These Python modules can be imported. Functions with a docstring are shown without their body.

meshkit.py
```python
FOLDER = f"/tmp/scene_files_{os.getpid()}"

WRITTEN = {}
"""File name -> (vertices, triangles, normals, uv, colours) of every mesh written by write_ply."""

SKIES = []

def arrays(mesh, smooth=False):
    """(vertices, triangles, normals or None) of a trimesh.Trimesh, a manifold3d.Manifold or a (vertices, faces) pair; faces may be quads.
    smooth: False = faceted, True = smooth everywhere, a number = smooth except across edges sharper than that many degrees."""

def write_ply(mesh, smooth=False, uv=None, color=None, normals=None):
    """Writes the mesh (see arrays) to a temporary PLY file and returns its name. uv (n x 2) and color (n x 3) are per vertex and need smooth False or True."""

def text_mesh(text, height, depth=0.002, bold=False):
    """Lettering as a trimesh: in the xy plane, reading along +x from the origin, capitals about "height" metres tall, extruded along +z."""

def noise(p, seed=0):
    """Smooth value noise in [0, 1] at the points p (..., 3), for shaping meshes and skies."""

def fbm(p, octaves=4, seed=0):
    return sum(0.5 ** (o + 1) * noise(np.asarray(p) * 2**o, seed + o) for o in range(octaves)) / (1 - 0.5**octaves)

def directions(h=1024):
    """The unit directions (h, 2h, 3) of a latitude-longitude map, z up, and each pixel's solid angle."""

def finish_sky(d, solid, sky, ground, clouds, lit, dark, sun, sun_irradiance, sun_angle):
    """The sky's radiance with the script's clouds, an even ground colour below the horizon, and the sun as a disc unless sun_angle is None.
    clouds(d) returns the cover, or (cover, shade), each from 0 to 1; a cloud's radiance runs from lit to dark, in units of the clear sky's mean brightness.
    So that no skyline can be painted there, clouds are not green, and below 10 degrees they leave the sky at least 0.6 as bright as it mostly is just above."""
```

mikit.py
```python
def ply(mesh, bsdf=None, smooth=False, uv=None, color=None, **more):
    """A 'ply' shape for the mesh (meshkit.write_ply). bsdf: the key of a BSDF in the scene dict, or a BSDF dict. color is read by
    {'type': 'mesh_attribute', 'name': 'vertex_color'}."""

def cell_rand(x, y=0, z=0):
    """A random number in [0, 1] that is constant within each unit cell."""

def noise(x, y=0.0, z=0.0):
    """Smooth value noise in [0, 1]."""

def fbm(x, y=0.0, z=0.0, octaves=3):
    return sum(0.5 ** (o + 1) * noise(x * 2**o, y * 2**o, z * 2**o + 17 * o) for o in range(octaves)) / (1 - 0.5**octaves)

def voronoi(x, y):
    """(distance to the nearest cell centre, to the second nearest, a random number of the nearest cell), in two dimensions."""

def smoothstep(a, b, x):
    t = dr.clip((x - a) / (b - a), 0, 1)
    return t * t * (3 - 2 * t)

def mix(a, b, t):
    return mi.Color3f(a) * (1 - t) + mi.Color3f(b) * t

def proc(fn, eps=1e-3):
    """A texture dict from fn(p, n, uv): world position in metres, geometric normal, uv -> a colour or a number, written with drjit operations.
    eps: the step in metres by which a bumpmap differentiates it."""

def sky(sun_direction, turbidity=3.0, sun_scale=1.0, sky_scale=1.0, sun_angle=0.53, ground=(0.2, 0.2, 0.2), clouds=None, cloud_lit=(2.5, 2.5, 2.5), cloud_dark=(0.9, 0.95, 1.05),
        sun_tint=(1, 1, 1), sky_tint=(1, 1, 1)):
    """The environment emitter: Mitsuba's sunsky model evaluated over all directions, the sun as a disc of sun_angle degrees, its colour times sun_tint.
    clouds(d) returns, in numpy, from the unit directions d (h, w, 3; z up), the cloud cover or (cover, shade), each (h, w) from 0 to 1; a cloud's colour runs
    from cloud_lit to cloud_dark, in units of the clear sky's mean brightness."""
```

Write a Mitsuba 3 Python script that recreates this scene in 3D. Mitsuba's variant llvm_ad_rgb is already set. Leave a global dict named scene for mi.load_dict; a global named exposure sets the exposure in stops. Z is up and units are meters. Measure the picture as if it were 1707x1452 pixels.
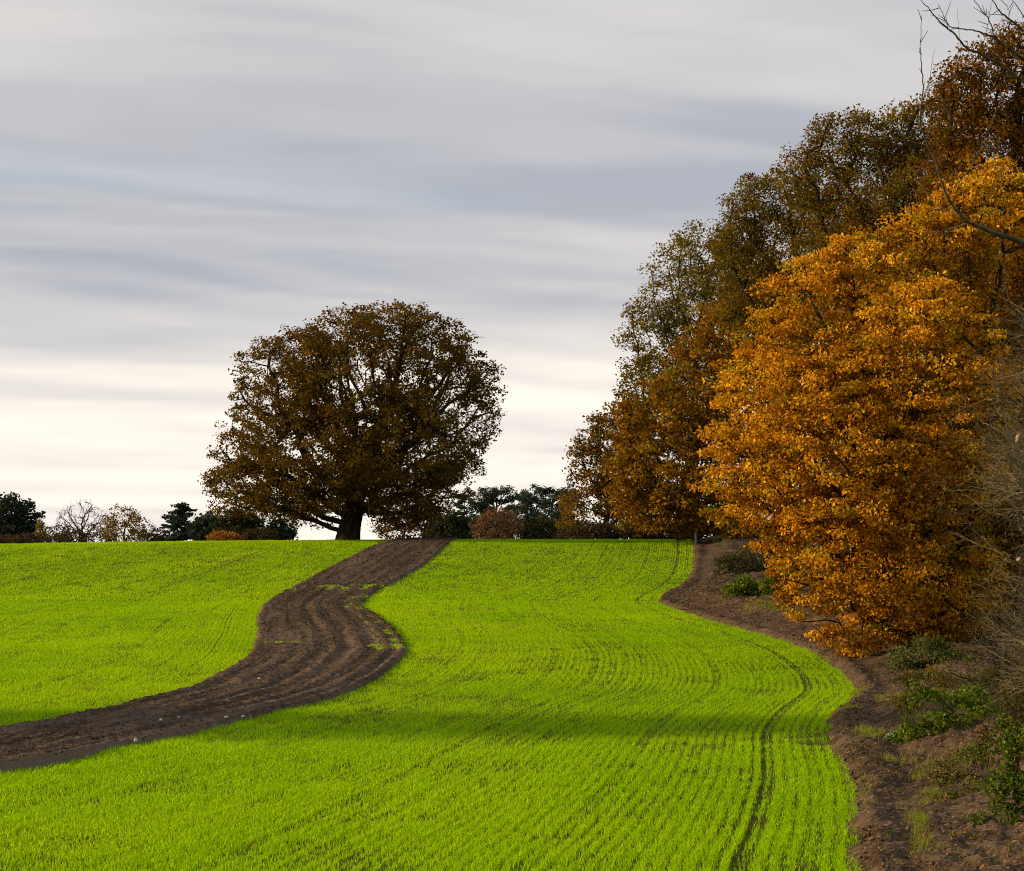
import math
import numpy as np
import trimesh
import mitsuba as mi
import mikit
import meshkit
from scipy.interpolate import PchipInterpolator
from scipy.spatial import cKDTree

T = mi.ScalarTransform4f
scene, labels = {}, {}

# ------------------------------------------------------------------ camera, light, exposure
F, CX, CY, YH, CZ = 3324.0, 853.5, 726.0, 960.0, 3.0      # the photograph's pixels
PITCH = math.atan((YH - CY) / F)
CP, SP = math.cos(PITCH), math.sin(PITCH)
scene['camera'] = {'type': 'perspective', 'fov_axis': 'x', 'fov': math.degrees(2 * math.atan(CX / F)), 'near_clip': 0.1, 'far_clip': 6000.0,
                   'to_world': T().look_at(origin=[0, 0, CZ], target=[0, CP, CZ + SP], up=[0, 0, 1])}
SUN_AZ, SUN_EL = math.radians(-88.0), math.radians(17.0)    # azimuth from +y (the view) towards +x
SUN = [math.sin(SUN_AZ) * math.cos(SUN_EL), math.cos(SUN_AZ) * math.cos(SUN_EL), math.sin(SUN_EL)]
exposure = 2.6


def clouds(d):
    el = np.degrees(np.arcsin(np.clip(d[..., 2], -1, 1)))
    c = 0.07
    u, v = d[..., 0] / (d[..., 2] + c), d[..., 1] / (d[..., 2] + c)
    v = v - 0.34 * u                                           # the streaks fall a little to the right
    p = np.stack([u * 0.85 + 5.3, v * 1.35 + 2.1, 0 * u], -1)
    w = meshkit.fbm(p * 0.7 + 11.0, 3, 3) - 0.5
    p[..., 1] += 1.2 * w
    broad = meshkit.fbm(p * np.array([0.5, 0.75, 1.0]) + 4.3, 3, 21)
    streak = meshkit.fbm(p * np.array([0.9, 1.7, 1.0]) + 40.7, 4, 5)
    el = el + np.clip(el / 5, 0, 1) * (7.0 * (meshkit.fbm(np.stack([u * 0.45, v * 0.35, 0 * u], -1) + 7.7, 2, 33) - 0.5) - 0.5 * np.clip(u, -3, 3))
    base = np.interp(el, [0, 2.2, 2.9, 3.8, 5.0, 5.9, 6.9, 7.8, 9.3, 10.6, 12.5, 16, 22, 40, 90], [0.04, 0.08, 0.17, 0.08, 0.18, 0.28, 0.42, 0.60, 0.76, 0.80, 0.74, 0.60, 0.70, 0.7, 0.75])
    fine = meshkit.fbm(p * np.array([2.2, 4.2, 1.0]) + 63.0, 5, 15)
    shade = base + 0.95 * (streak - 0.5) + 0.60 * (broad - 0.5) + 0.42 * (fine - 0.5)
    holes = meshkit.fbm(p * np.array([1.0, 1.5, 1.0]) + 81.0, 3, 9)
    cover = 1 - 0.14 * np.clip((holes - 0.57) / 0.2, 0, 1) * np.clip((el - 6) / 3, 0, 1)
    return cover, np.clip(shade, 0, 1)


scene['sky'] = mikit.sky(SUN, turbidity=3.0, sun_scale=1.0, sun_angle=2.6, sun_tint=(1.0, 0.93, 0.80), clouds=clouds,
                         cloud_lit=(2.80, 2.56, 2.28), cloud_dark=(1.16, 1.22, 1.36))


# ------------------------------------------------------------------ helpers
def at(x, y, Y):
    """The point seen at pixel (x, y) of the photograph at the depth Y."""
    rx, up = (x - CX) / F, (CY - y) / F
    d = np.array([rx, CP - up * SP, SP + up * CP])
    return np.array([0, 0, CZ]) + d * (Y / d[1])


def smooth(a, b, x):
    t = np.clip((x - a) / (b - a), 0, 1)
    return t * t * (3 - 2 * t)


def n2(x, y, scale, octaves=3, seed=0):
    return meshkit.fbm(np.stack([np.asarray(x) * scale, np.asarray(y) * scale, 0 * np.asarray(x)], -1) + 37.1, octaves, seed)


class Mesh:
    def __init__(self):
        self.v, self.f, self.c, self.n = [], [], [], 0

    def add(self, v, f, c=None):
        v, f = np.asarray(v, float), np.asarray(f, int)
        self.v.append(v)
        self.f.append(f + self.n)
        if c is not None:
            self.c.append(np.asarray(c, float))
        self.n += len(v)

    def arrays(self):
        return np.vstack(self.v), np.vstack(self.f)

    def ply(self, bsdf, smooth=False):
        return mikit.ply(self.arrays(), bsdf, smooth=smooth, color=np.vstack(self.c) if self.c else None)


def tag(key, label=None, category=None, group=None, kind=None):
    labels[key] = {k: v for k, v in (('label', label), ('category', category), ('group', group), ('kind', kind)) if v}


# ------------------------------------------------------------------ materials
def leaf_bsdf(rough=0.45, trans=0.9):
    return {'type': 'principledthin', 'base_color': {'type': 'mesh_attribute', 'name': 'vertex_color'}, 'roughness': rough, 'diff_trans': trans, 'eta': 1.4}


scene['leaf_material'] = leaf_bsdf(0.45, 0.8)
scene['grass_material'] = leaf_bsdf(0.5, 1.0)


def soil_colour(p, n, uv):
    a = mikit.fbm(p.x * 0.9, p.y * 0.9, 0.0, 3)
    b = mikit.fbm(p.x * 9.0, p.y * 9.0, p.z * 9.0, 3)
    c = mikit.mix((0.034, 0.025, 0.017), (0.084, 0.063, 0.046), mikit.smoothstep(0.25, 0.75, 0.5 * a + 0.5 * b))
    bits = mikit.smoothstep(0.74, 0.80, mikit.noise(p.x * 31.0, p.y * 31.0, 3.0))
    return mikit.mix(c, (0.15, 0.11, 0.075), 0.7 * bits)


def soil_relief(p, n, uv):
    return mikit.fbm(p.x * 14.0, p.y * 14.0, p.z * 14.0, 3)


def track_colour(p, n, uv):
    a = mikit.fbm(uv.x * 6.0, uv.y * 0.12, 1.0, 3)
    b = mikit.fbm(p.x * 8.0, p.y * 8.0, 0.0, 3)
    s = mikit.fbm(uv.x * 26.0, uv.y * 0.35, 5.0, 2)
    k = mikit.smoothstep(0.30, 0.72, 0.45 * a + 0.30 * b + 0.25 * s)
    c = mikit.mix((0.040, 0.030, 0.023), (0.105, 0.081, 0.065), k)
    bits = mikit.smoothstep(0.78, 0.84, mikit.noise(p.x * 23.0, p.y * 23.0, 9.0))
    return mikit.mix(c, (0.15, 0.12, 0.09), 0.6 * bits)


def field_colour(p, n, uv):
    a = mikit.fbm(p.x * 6.0, p.y * 6.0, 0.0, 3)
    c = mikit.mix((0.036, 0.040, 0.010), (0.056, 0.060, 0.014), a)
    return mikit.mix(c, (0.06, 0.11, 0.012), 0.75 * mikit.smoothstep(0.38, 0.60, mikit.fbm(p.x * 2.5, p.y * 2.5, 7.0, 3)))


def bark_colour(p, n, uv):
    a = mikit.fbm(p.x * 7.0, p.y * 7.0, p.z * 1.6, 3)
    return mikit.mix((0.018, 0.014, 0.010), (0.055, 0.043, 0.030), mikit.smoothstep(0.3, 0.7, a))


def green_bark_colour(p, n, uv):
    a = mikit.fbm(p.x * 16.0, p.y * 16.0, p.z * 16.0, 3)
    return mikit.mix((0.050, 0.048, 0.030), (0.120, 0.110, 0.068), mikit.smoothstep(0.3, 0.7, a))


def rough(fn):
    return {'type': 'diffuse', 'reflectance': mikit.proc(fn)}


scene['soil_material'] = {'type': 'bumpmap', 'arbitrary': {**mikit.proc(soil_relief, eps=6e-3)}, 'scale': 0.035, 'bsdf': rough(soil_colour)}
scene['track_material'] = {'type': 'bumpmap', 'arbitrary': {**mikit.proc(soil_relief, eps=6e-3)}, 'scale': 0.03, 'bsdf': rough(track_colour)}
scene['field_material'] = rough(field_colour)
scene['bark_material'] = {'type': 'twosided', 'bsdf': rough(bark_colour)}
scene['green_bark_material'] = {'type': 'twosided', 'bsdf': rough(green_bark_colour)}

def twig_colour(p, n, uv):
    a = mikit.fbm(p.x * 16.0, p.y * 16.0, p.z * 16.0, 3)
    return mikit.mix((0.065, 0.060, 0.040), (0.165, 0.150, 0.104), mikit.smoothstep(0.3, 0.7, a))


scene['twig_material'] = {'type': 'twosided', 'bsdf': rough(twig_colour)}

# ------------------------------------------------------------------ terrain
_prof = [(20, 1452), (24, 1368), (28, 1310), (36, 1231), (45, 1155), (60, 1086), (80, 1034), (98, 1005), (108, 990), (116, 976), (125, 957), (140, 925), (150, 908.5), (158, 901)]
_Y = [-60, 0, 10] + [p[0] for p in _prof] + [166, 176, 200, 240, 320, 700, 4000]
_Z = [0.3, 0.15, 0.05] + [at(CX, p[1], p[0])[2] for p in _prof] + [5.98, 5.95, 4.9, 2.6, 0.5, -2, -4]
profile = PchipInterpolator(_Y, _Z)
_edge = [(20, 1422), (22.5, 1424), (25.5, 1418), (28.8, 1410), (33, 1392), (37, 1380), (40.5, 1392), (45.8, 1428), (52, 1400), (60, 1345), (69, 1270), (78, 1196), (88, 1138), (98, 1102), (106, 1106), (114, 1130), (125, 1152), (140, 1157), (152, 1155)]
_ex = [-30, 0, 12] + [e[0] for e in _edge] + [170, 240, 4000]
_ev = [0.5, 1.2, 2.6] + [(e[1] - CX) / F * e[0] for e in _edge] + [15.5, 20, 60]
edge_x = PchipInterpolator(_ex, _ev)


def height(X, Y):
    X, Y = np.asarray(X, float), np.asarray(Y, float)
    z = profile(np.clip(Y, -60, 4000))
    z = z - 0.38 * np.clip(-X / 41, 0, 3) ** 2 * smooth(60, 150, Y)
    d = X - edge_x(np.clip(Y, -30, 4000))
    bank = 0.30 * smooth(0.9, 2.6, d) + 0.55 * smooth(3, 9, d) + 1.2 * smooth(9, 60, d)
    z = z + bank
    z = z + 0.10 * (n2(X, Y, 0.06, 2, 3) - 0.5) * smooth(0, 30, Y)
    return z


def ground_at(x, y):
    """The point of the terrain seen at pixel (x, y)."""
    Ys = np.linspace(15, 162, 1500)
    rx, up = (x - CX) / F, (CY - y) / F
    t = Ys / (CP - up * SP)
    X, Z = rx * t, CZ + (SP + up * CP) * t
    below = np.nonzero(Z < height(X, Ys))[0]
    i = below[0] if len(below) else len(Ys) - 1
    return np.array([X[i], Ys[i], height(X[i], Ys[i])])


def on_ground(X, Y):
    return np.array([X, Y, float(height(X, Y))])


def grid_mesh(xs, ys, zf):
    X, Y = np.meshgrid(xs, ys)
    v = np.stack([X, Y, zf(X, Y)], -1).reshape(-1, 3)
    nx, ny = len(xs), len(ys)
    i = (np.arange(ny - 1)[:, None] * nx + np.arange(nx - 1)).ravel()
    return v, np.stack([i, i + 1, i + nx + 1, i + nx], 1)


xs = np.concatenate([-np.geomspace(3000, 62, 24), np.arange(-60, -2, 1.0), np.arange(-2, 24, 0.3), np.arange(24, 60, 1.5), np.geomspace(62, 3000, 24)])
ys = np.concatenate([-np.geomspace(2000, 12, 16), np.arange(-10, 14, 1.5), np.arange(14, 60, 0.5), np.arange(60, 180, 1.0), np.geomspace(182, 4000, 50)])
scene['field'] = mikit.ply(grid_mesh(xs, ys, height), 'field_material', smooth=True)
tag('field', 'rolling field rising to a crest, its soil under young green wheat', kind='structure')

# the bare track: its two edges traced on the ground
_tl = [(-150, 1252), (0, 1223), (100, 1203), (200, 1181), (330, 1146), (400, 1108), (427, 1068), (431, 1030), (445, 1006), (478, 985), (520, 963), (575, 934), (622, 911), (645, 904)]
_tr = [(-150, 1310), (0, 1291), (100, 1274), (200, 1250), (330, 1222), (430, 1196), (560, 1164), (638, 1126), (674, 1093), (666, 1062), (634, 1032), (605, 1008), (625, 988), (668, 966), (712, 938), (735, 918), (748, 906)]


def traced(points):
    P = np.array([ground_at(*p) for p in points])
    P = P[np.argsort(P[:, 1])]
    keep = [0] + [i for i in range(1, len(P)) if P[i, 1] > P[:i, 1].max() + 0.3]
    P = P[keep]
    a, b = P[0], P[-1]
    s = (P[-1, 0] - P[-3, 0]) / (P[-1, 1] - P[-3, 1])
    return PchipInterpolator(np.r_[[a[1] - 6], P[:, 1], [b[1] + 40, b[1] + 400]], np.r_[[a[0] - 3.6], P[:, 0], [b[0] + 40 * s, b[0] + 60]])


tl_x, tr_x = traced(_tl), traced(_tr)
TY0 = max(tl_x.x[0], tr_x.x[0])


def track_relief(u, s, X, Y):
    r = 0.030 * (n2(u * 7, s * 0.05, 1.0, 2, 5)) + 0.0
    for c, w, a in ((0.12, 0.045, 0.09), (0.30, 0.05, 0.06), (0.46, 0.04, 0.10), (0.62, 0.05, 0.08), (0.80, 0.05, 0.10), (0.91, 0.03, 0.06)):
        a = 0.40 * a
        c = c + 0.03 * np.sin(s * 0.06 + c * 40)
        r = r - a * np.exp(-((u - c) / w) ** 2) + 0.5 * a * np.exp(-((u - c - 1.9 * w) / (0.7 * w)) ** 2)
    r = r + 0.05 * (np.abs(n2(u * 22 + 0.3 * np.sin(s * 0.2), s * 0.06, 1.0, 2, 6) - 0.5) * 2 - 0.3)
    r = r + 0.08 * (n2(X, Y, 1.6, 3, 8) - 0.5) + 0.07 * (n2(X, Y, 6.0, 3, 9) - 0.5)
    return 0.10 + np.maximum(r, -0.07)


_tys = np.concatenate([np.arange(TY0 + 0.05, 60, 0.10), np.arange(60, 176, 0.2)])
_us = np.linspace(-0.02, 1.02, 84)
U, S = np.meshgrid(_us, _tys)
L, R = tl_x(S), tr_x(S)
XX = L + (R - L) * U
XX = XX + 0.15 * (n2(S * 0, S, 1.3, 3, 14) - 0.5)
ZZ = height(XX, S) + 0.02 + (track_relief(U, S, XX, S)) * smooth(-0.02, 0.03, U) * smooth(1.02, 0.97, U) - 0.08 * ((U < -0.01) | (U > 1.01))
nx, ny = len(_us), len(_tys)
_i = (np.arange(ny - 1)[:, None] * nx + np.arange(nx - 1)).ravel()
scene['farm_track'] = mikit.ply((np.stack([XX, S, ZZ], -1).reshape(-1, 3), np.stack([_i, _i + 1, _i + nx + 1, _i + nx], 1)), 'track_material', smooth=True,
                                uv=np.stack([U, S], -1).reshape(-1, 2))
tag('farm_track', 'bare brown earth track with wheel ruts winding up the field', kind='structure')


# the rough margin between the crop and the wood
def clods(X, Y, d):
    far = 0.35 + 0.65 * smooth(0.8, 2.4, d)
    r = far * (0.20 * (n2(X, Y, 0.9, 3, 31) - 0.42) + 0.09 * smooth(0.5, 0.72, n2(X * 0.8, Y * 1.3, 1.7, 2, 33)))
    ridge = 1 - 2 * np.abs(n2(X, Y, 3.2, 2, 34) - 0.5)
    r = r + 0.07 * (ridge - 0.6) + 0.15 * (n2(X * 1.0, Y * 1.4, 4.5, 4, 35) - 0.5) + 0.05 * (n2(X, Y, 17.0, 2, 36) - 0.5)
    rut = np.exp(-((d - 0.75 - 0.2 * np.sin(Y * 0.23)) / 0.22) ** 2) + np.exp(-((d - 1.9 - 0.2 * np.sin(Y * 0.23)) / 0.2) ** 2)
    return np.maximum(0.13 + r * (1 - 0.5 * np.clip(rut, 0, 1)) - 0.035 * rut, 0.0)


def margin_patch(y0, y1, dy, d1, dd):
    ds, yy = np.arange(-0.15, d1, dd), np.arange(y0, y1 + dy / 2, dy)
    D, Y = np.meshgrid(ds, yy)
    X = edge_x(Y) + D + 0.35 * (n2(Y * 0, Y, 0.9, 3, 41) - 0.5) * smooth(1.5, 0.0, D)
    Z = height(X, Y) + 0.025 + clods(X, Y, D) * smooth(-0.1, 0.25, D) - 0.1 * (D < -0.12)
    n, m = len(ds), len(yy)
    i = (np.arange(m - 1)[:, None] * n + np.arange(n - 1)).ravel()
    return np.stack([X, Y, Z], -1).reshape(-1, 3), np.stack([i, i + 1, i + n + 1, i + n], 1)


mm = Mesh()
mm.add(*margin_patch(17, 30, 0.045, 6.0, 0.04))
mm.add(*margin_patch(30, 52, 0.09, 8.0, 0.07))
mm.add(*margin_patch(52, 172, 0.25, 12.0, 0.16))
scene['earth_margin'] = mm.ply('soil_material', smooth=True)
tag('earth_margin', 'strip of rough bare earth between the wheat and the wood', kind='structure')


def margin_z(X, Y):
    d = X - edge_x(Y)
    return float(height(X, Y) + 0.025 + clods(np.array([X]), np.array([Y]), np.array([d]))[0] * smooth(-0.1, 0.25, d))


# ------------------------------------------------------------------ the young wheat
rng = np.random.default_rng(7)
ROW = 0.165


def row_weight(k, side):
    r = np.random.default_rng(100 + side).random(2000)
    w = 0.70 + 0.30 * r
    w[r < 0.12] = 0.45
    if side == 0:
        for d, v in ((1.2, 0.10), (2.35, 0.55), (3.3, 0.25), (4.7, 0.5), (6.5, 0.26), (8.3, 0.5), (11.0, 0.45), (14.5, 0.45), (18, 0.45), (0.0, 0.7)):
            w[int(round(d / ROW))] = v ** 0.8
    return w[np.clip(k, 0, 1999)]


def blades(y0, y1, density, width, length, segments, seed):
    r = np.random.default_rng(seed)
    half = 0.2568 * 1.05
    area = 0.5 * (2 * half * y0 + 4 + 2 * half * y1 + 4) * (y1 - y0)
    n = int(area * density)
    Y = np.sqrt(r.random(n) * (y1 ** 2 - y0 ** 2) + y0 ** 2) if y0 > 60 else y0 + (y1 - y0) * r.random(n)
    X = (2 * r.random(n) - 1) * (half * Y + 2)
    if y0 <= 60:
        keep = r.random(n) < (half * Y + 2) / (half * y1 + 2)
        X, Y = X[keep], Y[keep]
    ex, lx, rx = edge_x(Y), tl_x(np.clip(Y, tl_x.x[0], tl_x.x[-1])), tr_x(np.clip(Y, tr_x.x[0], tr_x.x[-1]))
    jag = 0.9 * (n2(Y * 0, Y, 1.1, 3, 51) - 0.5) + 0.9 * (n2(X, Y, 1.6, 3, 55) - 0.5)
    right = (X < ex + 0.05 + jag * 0.5) & (X > rx + jag * 0.45 - 0.05)
    left = X < lx - jag * 0.45 + 0.05
    before = Y < TY0 + 0.3
    right, left = right | (before & (X < ex + 0.05)), left & ~before
    side = np.where(right, 0, 1)
    d = np.where(right, ex - X, lx - X)
    d = d + 0.10 * (n2(Y * 0, Y, 0.55, 3, 52) - 0.5) + 0.05 * (n2(X, Y, 1.5, 2, 53) - 0.5)
    k = np.round(d / ROW).astype(int)
    w = np.where(right, row_weight(k, 0), row_weight(k, 1))
    spread = np.where(np.abs(k * ROW - 1.2) < 0.2, 0.15, np.where(right, 0.235 + 0.065 * smooth(4, 11, d), 0.27))
    X = np.where(right, ex, lx) - (k + r.normal(0, 1, len(X)) * spread) * ROW
    patch = n2(X, Y * 0.5, 1.1, 3, 61)
    gap = n2(X, Y * 0.6, 3.0, 2, 62)
    w = w * (0.52 + 0.48 * smooth(0.30, 0.56, patch)) * (0.50 + 0.50 * smooth(0.25, 0.48, gap))
    # thin, patchy stand where the ground dips beside the margin
    bare = smooth(31.5, 34, Y) * smooth(39, 36.5, Y) * smooth(3.6, 2.6, d) * right
    w = w * (1 - 0.8 * bare * smooth(0.45, 0.6, n2(X, Y, 1.7, 3, 64)))
    crossing = (~left) & (~right) & (X > lx) & (X < rx) & (((np.abs(Y - 111.5 - 0.3 * (X - lx)) < 2.2) & (n2(X, Y * 0.4, 1.3, 2, 63) > 0.42)) | ((np.abs(Y - 61 - 0.8 * (X - lx - 2) * (n2(X, X, 0.4, 2, 67) - 0.4)) < 1.6) & (n2(X, Y, 0.8, 3, 66) > 0.60)) | ((Y > 58) & (Y < 104) & (X > rx - 0.9) & (n2(X, Y * 0.7, 1.1, 3, 68) > 0.56)))
    keep = ((right | left) & (r.random(len(X)) < w)) | (crossing & (r.random(len(X)) < 0.9))
    X, Y, crossing, patch = X[keep], Y[keep], crossing[keep], patch[keep]
    n = len(X)
    Z = height(X, Y) + 0.07 * crossing
    az = r.random(n) * 2 * np.pi
    out = np.stack([np.cos(az), np.sin(az), 0 * az], 1)
    sidev = np.stack([-np.sin(az), np.cos(az), 0 * az], 1)
    P = np.stack([X, Y, Z - 0.01], 1)
    tall = 0.45 + 0.95 * n2(X, Y * 0.7, 0.9, 4, 71)
    Ln = length * (0.6 + 0.7 * r.random(n)) * tall
    lean = np.radians(8 + 42 * r.random(n))
    W = width * (0.75 + 0.5 * r.random(n))
    up = np.array([0, 0, 1.0])
    a = r.random(n)[:, None]
    tint = (0.75 + 0.5 * r.random(n))[:, None]
    a = np.clip(a + 1.1 * (n2(X, Y * 0.6, 0.22, 3, 72)[:, None] - 0.5), 0, 1)
    col = tint * ((1 - a) * np.array([0.200, 0.435, 0.004]) + a * np.array([0.365, 0.575, 0.005]))
    dry = r.random(n) < 0.012
    col[dry] = np.array([0.42, 0.36, 0.12])
    if segments == 1:
        tip = P + Ln[:, None] * (np.sin(lean)[:, None] * out + np.cos(lean)[:, None] * up)
        V = np.stack([P - sidev * W[:, None] / 2, P + sidev * W[:, None] / 2, tip], 1).reshape(-1, 3)
        return V, np.arange(3 * n).reshape(-1, 3), np.repeat(col, 3, 0)
    mid = P + 0.6 * Ln[:, None] * (np.sin(lean * 0.5)[:, None] * out + np.cos(lean * 0.5)[:, None] * up)
    l2 = lean * 1.9
    tip = mid + 0.5 * Ln[:, None] * (np.sin(l2)[:, None] * out + np.cos(l2)[:, None] * up)
    hw = sidev * W[:, None] / 2
    V = np.stack([P - hw * 0.8, P + hw * 0.8, mid - hw, mid + hw, tip], 1).reshape(-1, 3)
    b = 5 * np.arange(n)[:, None]
    Fc = np.stack([b + [0, 1, 3], b + [0, 3, 2], b + [2, 3, 4]], 1).reshape(-1, 3)
    return V, Fc, np.repeat(col, 5, 0)


gm = Mesh()
for args in ((17.5, 25, 3000, 0.008, 0.088, 2, 1), (25, 34, 2100, 0.009, 0.090, 2, 2), (34, 48, 1750, 0.011, 0.092, 1, 3), (48, 70, 950, 0.016, 0.095, 1, 4),
             (70, 100, 480, 0.022, 0.095, 1, 5), (100, 168, 200, 0.036, 0.11, 1, 6)):
    gm.add(*blades(*args))
scene['young_wheat'] = gm.ply('grass_material')
tag('young_wheat', 'bright green young wheat in curving drill rows all over the field', 'crop', kind='stuff')


# ------------------------------------------------------------------ trees
def grow(start, attractors, step, kill, influence, tropism=(0, 0, 0.05), iters=160, seed=0):
    """Space colonisation: (nodes, parents), from the polyline START towards ATTRACTORS."""
    r = np.random.default_rng(seed)
    nodes = [np.asarray(p, float) for p in start]
    parents = [-1] + list(range(len(nodes) - 1))
    att = np.array(attractors, float)
    alive = np.ones(len(att), bool)
    for it in range(iters):
        if not alive.any():
            break
        N = np.array(nodes)
        dist, idx = cKDTree(N).query(att[alive])
        near = dist < influence
        if not near.any():
            near = dist <= dist.min() + 1e-6
        grown = {}
        for a, i in zip(att[alive][near], idx[near]):
            grown.setdefault(i, []).append(a)
        made = False
        for i, targets in grown.items():
            v = np.array(targets) - N[i]
            v = (v / (np.linalg.norm(v, axis=1, keepdims=True) + 1e-9)).mean(0) + np.array(tropism) + r.normal(0, 0.16, 3)
            v /= np.linalg.norm(v) + 1e-9
            q = N[i] + v * step
            if i != len(nodes) - 1 and parents[i] >= 0 and np.linalg.norm(q - N[parents[i]]) < 0.3 * step:
                continue
            nodes.append(q)
            parents.append(int(i))
            made = True
        if not made:
            break
        dist, _ = cKDTree(np.array(nodes)).query(att[alive])
        ids = np.nonzero(alive)[0]
        alive[ids[dist < kill]] = False
    return np.array(nodes), np.array(parents)


def radii(parents, tip, power=2.3):
    n = len(parents)
    w = np.zeros(n)
    kids = np.zeros(n, int)
    for p in parents:
        if p >= 0:
            kids[p] += 1
    for i in range(n - 1, -1, -1):
        if kids[i] == 0:
            w[i] = tip ** power
        if parents[i] >= 0:
            w[parents[i]] += w[i]
    return w ** (1 / power)


def tube(mesh, pts, rad, sides):
    pts, rad = np.asarray(pts, float), np.asarray(rad, float)
    if len(pts) < 2:
        return
    tan = np.gradient(pts, axis=0)
    tan /= np.linalg.norm(tan, axis=1, keepdims=True) + 1e-9
    ref = np.array([0, 0, 1.0]) if abs(tan[0, 2]) < 0.8 else np.array([1.0, 0, 0])
    a = np.cross(tan, ref)
    a /= np.linalg.norm(a, axis=1, keepdims=True) + 1e-9
    b = np.cross(tan, a)
    t = np.arange(sides) * 2 * np.pi / sides
    v = (pts[:, None] + rad[:, None, None] * (np.cos(t)[None, :, None] * a[:, None] + np.sin(t)[None, :, None] * b[:, None])).reshape(-1, 3)
    i = (np.arange(len(pts) - 1)[:, None] * sides + np.arange(sides)).ravel()
    j = (np.arange(len(pts) - 1)[:, None] * sides + (np.arange(sides) + 1) % sides).ravel()
    mesh.add(v, np.vstack([np.stack([i, j, j + sides], 1), np.stack([i, j + sides, i + sides], 1)]))


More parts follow.
